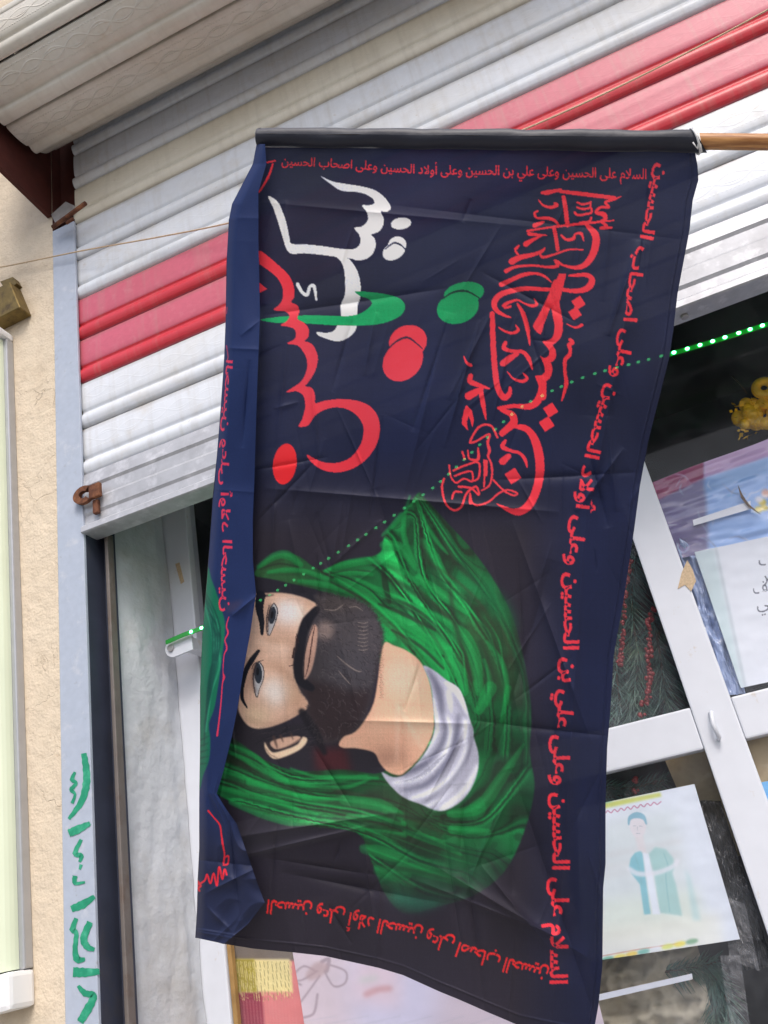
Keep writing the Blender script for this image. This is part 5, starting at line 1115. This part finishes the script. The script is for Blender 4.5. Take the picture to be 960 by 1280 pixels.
CR = [((300, 250), (680, 285), 5, .002), ((480, 255), (860, 300), 4, -.0015), ((325, 395), (560, 360), 5, -.004), ((560, 500), (620, 380), 3, .003), ((515, 540), (560, 400), 2.5, -.004), ((555, 560), (600, 400), 2.5, .004), ((330, 610), (700, 640), 5, .005), ((620, 600), (800, 590), 4, -.004),
      ((640, 650), (740, 930), 5, .005), ((600, 640), (690, 1000), 6, -.004), ((540, 660), (530, 830), 4, -.005), ((475, 650), (490, 760), 5, .005), ((590, 900), (760, 920), 4, -.005), ((430, 900), (600, 905), 4, .003), ((300, 1070), (470, 1030), 4, .006), ((330, 1072), (480, 1095), 4, -.005), ((640, 1020), (640, 1120), 5, -.005), ((600, 1080), (690, 1190), 5, .007), ((520, 1100), (720, 1180), 4, .005), ((690, 880), (700, 1010), 5, -.004), ((360, 420), (345, 560), 2.5, .003), ((385, 440), (400, 590), 2.5, .003), ((345, 600), (340, 690), 2.5, .003), ((415, 490), (440, 400), 2.5, -.003), ((455, 470), (470, 390), 2.5, .003), ((760, 420), (800, 300), 4, .005), ((735, 560), (760, 660), 4, -.005), ((720, 640), (780, 560), 4, .005), ((760, 520), (770, 640), 5, .005),
      ((395, 640), (440, 800), 4, -.003), ((360, 650), (380, 740), 4, .004), ((500, 880), (510, 1100), 4, -.003), ((450, 1000), (470, 1190), 4, .004), ((550, 1010), (580, 1200), 4, -.004), ((390, 930), (440, 1010), 3, -.004), ((350, 800), (360, 920), 3, .003), ((420, 780), (450, 900), 3, .003), ((410, 1130), (440, 1180), 3, -.004)]
RL = relief(Xg, Yg, 100)
for a, b_, wd, am in (((740, 520), (690, 1290), 15, .009), ((640, 960), (750, 1290), 12, -.011), ((540, 1080), (740, 1200), 10, .011), ((270, 1050), (500, 1015), 12, .010), ((430, 620), (400, 790), 10, .005), ((470, 610), (520, 780), 9, -.006), ((600, 640), (660, 960), 13, .007), ((690, 700), (600, 1010), 10, -.006), ((330, 380), (300, 700), 12, -.006), ((560, 390), (500, 640), 9, .005), ((800, 300), (740, 620), 11, .008), ((350, 1090), (560, 1130), 9, -.008), ((480, 960), (470, 1230), 10, .007), ((570, 980), (610, 1290), 10, -.008)):
    RL = RL+crease(Xg, Yg, a, b_, wd, am)
for a, b_, wd, am in CR: RL = RL+crease(Xg, Yg, a, b_, wd*1.1, am*1.0)
edge_fade = np.clip(v*18, 0, 1)
RL = RL*edge_fade+.0010*np.exp(-((u-.984)/.0016)**2)+.0010*np.exp(-((v-.989)/.0010)**2)-.0008*np.exp(-((u-.988)/.0016)**2)
def lift(P, h):          # raise the cloth off its plane, towards the viewer's side of it
    d = P/np.linalg.norm(P, axis=-1)[..., None]; return P+d*(h/(d@NR))[..., None]
Pm = lift(Pm, RL)
colm = np.clip(lin(np.clip(MAINC.sample(Xg, Yg), 0, 255))*1.32, 0, .86)
# turned-over strip: from the fold (s=0) to the cloth's free edge (s=1)
ns_ = 120
s = np.linspace(0, 1, ns_)[None]
Yb2 = bottom(LEFT(1172))+s*8
Ys = 180+(Yb2-180)*v
XL2, XF2 = LEFT(Ys), FREE(Ys)
Xs = XL2+(XF2-XL2)*s
Ps = on_plane(Xs, Ys)
wpx = (XF2-XL2)
roll = .012*np.sin(np.clip(s*wpx/12, 0, 1)*math.pi/2)+.006*s*(1+.4*np.sin(Ys/60))
RLf = RL[:, :1]+roll+.0014*vnoise(nv, ns_, 14, 2, 301)+.0004*vnoise(nv, ns_, 40, 4, 302)+.0022*np.clip((Ys-960)/80, 0, 1)*(1-np.abs(vnoise(nv, ns_, 30, 4, 303))*3)*s
for a, b_, wd, am in (((312, 450), (303, 560), 3, -.004), ((250, 1120), (330, 1080), 4, .005), ((285, 1000), (300, 1150), 4, -.006), ((255, 1130), (290, 1165), 3, .004), ((290, 770), (320, 745), 3, .004), ((300, 420), (325, 400), 3, .002)):
    RLf = RLf+crease(Xs, Ys, a, b_, wd, am)*np.clip(s*3, 0, 1)
Ps = lift(Ps, RLf)
cols_f = np.clip(lin(np.clip(cf.sample(Xs, Ys), 0, 255))*1.1, 0, .86)
# one continuous sheet: free edge -> fold -> main face
Pall = np.concatenate([Ps[:, ::-1][:, :-1], Pm], 1); Call = np.concatenate([cols_f[:, ::-1][:, :-1], colm], 1)
Pall = Pall.copy(); Pall[..., 2] += CZ
M_flag = mcol('thin_printed_polyester', .55, .22, 0, .03)
t = M_flag.node_tree; N = t.nodes; K = t.links; pb = N['Principled BSDF']
tr = N.new('ShaderNodeBsdfTransparent'); mxs = N.new('ShaderNodeMixShader'); mxs.inputs[0].default_value = .008
tl_ = N.new('ShaderNodeBsdfTranslucent'); at = [q for q in N if q.type == 'ATTRIBUTE'][0]; K.new(at.outputs['Color'], tl_.inputs['Color'])
m0 = N.new('ShaderNodeMixShader'); m0.inputs[0].default_value = .15; K.new(pb.outputs[0], m0.inputs[1]); K.new(tl_.outputs[0], m0.inputs[2])
K.new(m0.outputs[0], mxs.inputs[1]); K.new(tr.outputs[0], mxs.inputs[2]); K.new(mxs.outputs[0], N['Material Output'].inputs['Surface'])
# woven grain
tc = N.new('ShaderNodeTexCoord'); nz = N.new('ShaderNodeTexNoise'); nz.inputs['Scale'].default_value = 420; nz.inputs['Detail'].default_value = 3; K.new(tc.outputs['Object'], nz.inputs['Vector'])
bp = N.new('ShaderNodeBump'); bp.inputs['Strength'].default_value = .12; bp.inputs['Distance'].default_value = .0008; K.new(nz.outputs[0], bp.inputs['Height']); K.new(bp.outputs[0], pb.inputs['Normal'])
cl = link('cloth', grid_mesh('cloth', Pall, Call), M_flag, fl)
# sleeve round the pole
M_sleeve = mat('navy_sleeve_cloth', tuple(lin((27, 31, 46))), .5, spec=.4, n1=(40, .1), bump=[(60, .3, .003)])
M_sleeve.node_tree.nodes['Principled BSDF'].inputs['Sheen Weight'].default_value = .25
A0 = P1+(ray(324, 172)*1.0-P1); A1 = ray(886, 177)*.899
ns1, nc = 220, 28
ax = (A1-A0)/np.linalg.norm(A1-A0); e1 = NR; e2 = np.cross(ax, e1)
tt = np.linspace(0, 1, ns1)[:, None]; ph = np.linspace(0, 2*np.pi, nc+1)[None]
hole = np.random.RandomState(3)
rr = .0108+.0005*vnoise(ns1, nc+1, 26, 5, 77)+.0004*np.sin(ph*2+tt*30)
ctr = A0[None, None]*(1-tt[..., None])+A1[None, None]*tt[..., None]
ctr = np.broadcast_to(ctr, (ns1, nc+1, 3)).copy()
dia = np.clip((tt-.955)/.045, 0, 1)*(np.cos(ph-math.radians(120))*.5-.5)*.016       # slanting mouth of the sleeve
PSl = ctr+e1*(np.cos(ph)*rr)[..., None]+e2*(np.sin(ph)*rr)[..., None]+ax*dia[..., None]
PSl[..., 2] += CZ
sv = link('pole_sleeve', grid_mesh('pole_sleeve', PSl), M_sleeve, fl)
# gathered closed end of the sleeve, on the left
b = MB(); c = A0.copy(); c[2] += CZ
b.tube([tuple(c-ax*.0015), tuple(c+ax*.002)], [.0098, .0106], 20)
b.build('sleeve_end', M_sleeve, fl)
# pole
def woodgrain(m, t, N, K, b, tc, prev, last):
    mp = N.new('ShaderNodeMapping'); mp.inputs['Scale'].default_value = (6, 60, 60); K.new(tc.outputs['Object'], mp.inputs[0])
    n = N.new('ShaderNodeTexNoise'); n.inputs['Scale'].default_value = 6; n.inputs['Detail'].default_value = 6; K.new(mp.outputs[0], n.inputs['Vector'])
    cr = N.new('ShaderNodeValToRGB'); cr.color_ramp.elements[0].position = .35; cr.color_ramp.elements[0].color = (.30, .12, .035, 1); cr.color_ramp.elements[1].position = .65; cr.color_ramp.elements[1].color = (.56, .28, .10, 1)
    K.new(n.outputs[0], cr.inputs[0]); K.new(cr.outputs[0], b.inputs['Base Color'])
M_pole = mat('varnished_wood', (.5, .25, .09), .35, spec=.5, extra=woodgrain)
Lp = 2.45
b = MB(); b.tube([(x, 0, 0) for x in np.linspace(.012, Lp, 30)], .0082, 18)
po = b.build('flag_pole', M_pole, None)
po.location = Vector(A0)+Vector((0, 0, CZ)); po.rotation_euler = Vector(ax).to_track_quat('X', 'Z').to_euler()
tag(po, 'varnished wooden flag pole running through the flag sleeve', 'pole')
# socket that holds the pole on the far pier
ek = A0+ax*(Lp-.06); ek[2] += CZ
b = MB(); b.tube([tuple(ek-ax*.09), tuple(ek+ax*.055)], .0125, 16)
b.box(ek[0]-.012, ek[0]+.012, ek[1]+.010, 1.2425, ek[2]-.03, ek[2]+.03, .002)
tag(b.build('pole_socket', M_zinc), 'grey steel pole socket fixed on the right plaster pier', 'socket')
# string round the mouth of the sleeve
qs = A0*(1-.972)+A1*.972; b = MB()
th = np.linspace(0, 2*math.pi, 24)
b.tube([tuple(qs+np.array([0, 0, CZ])+e1*math.cos(a)*.0125+e2*math.sin(a)*.0125+ax*(.006*math.sin(a))) for a in th], .0011, 6, False)
tp = qs+np.array([0, 0, CZ])+e1*.0125
S0 = lambda x, y: tuple(np.array(ray(x, y))*.893+np.array([0, 0, CZ]))
b.tube([S0(869, 166), S0(874, 172), S0(872, 186), S0(866, 178)], .0010, 6); b.tube([S0(869, 168), S0(866, 158)], .0009, 6); b.tube([S0(873, 166), S0(877, 190)], .0010, 6)
b.build('tie_string', M_string, fl)
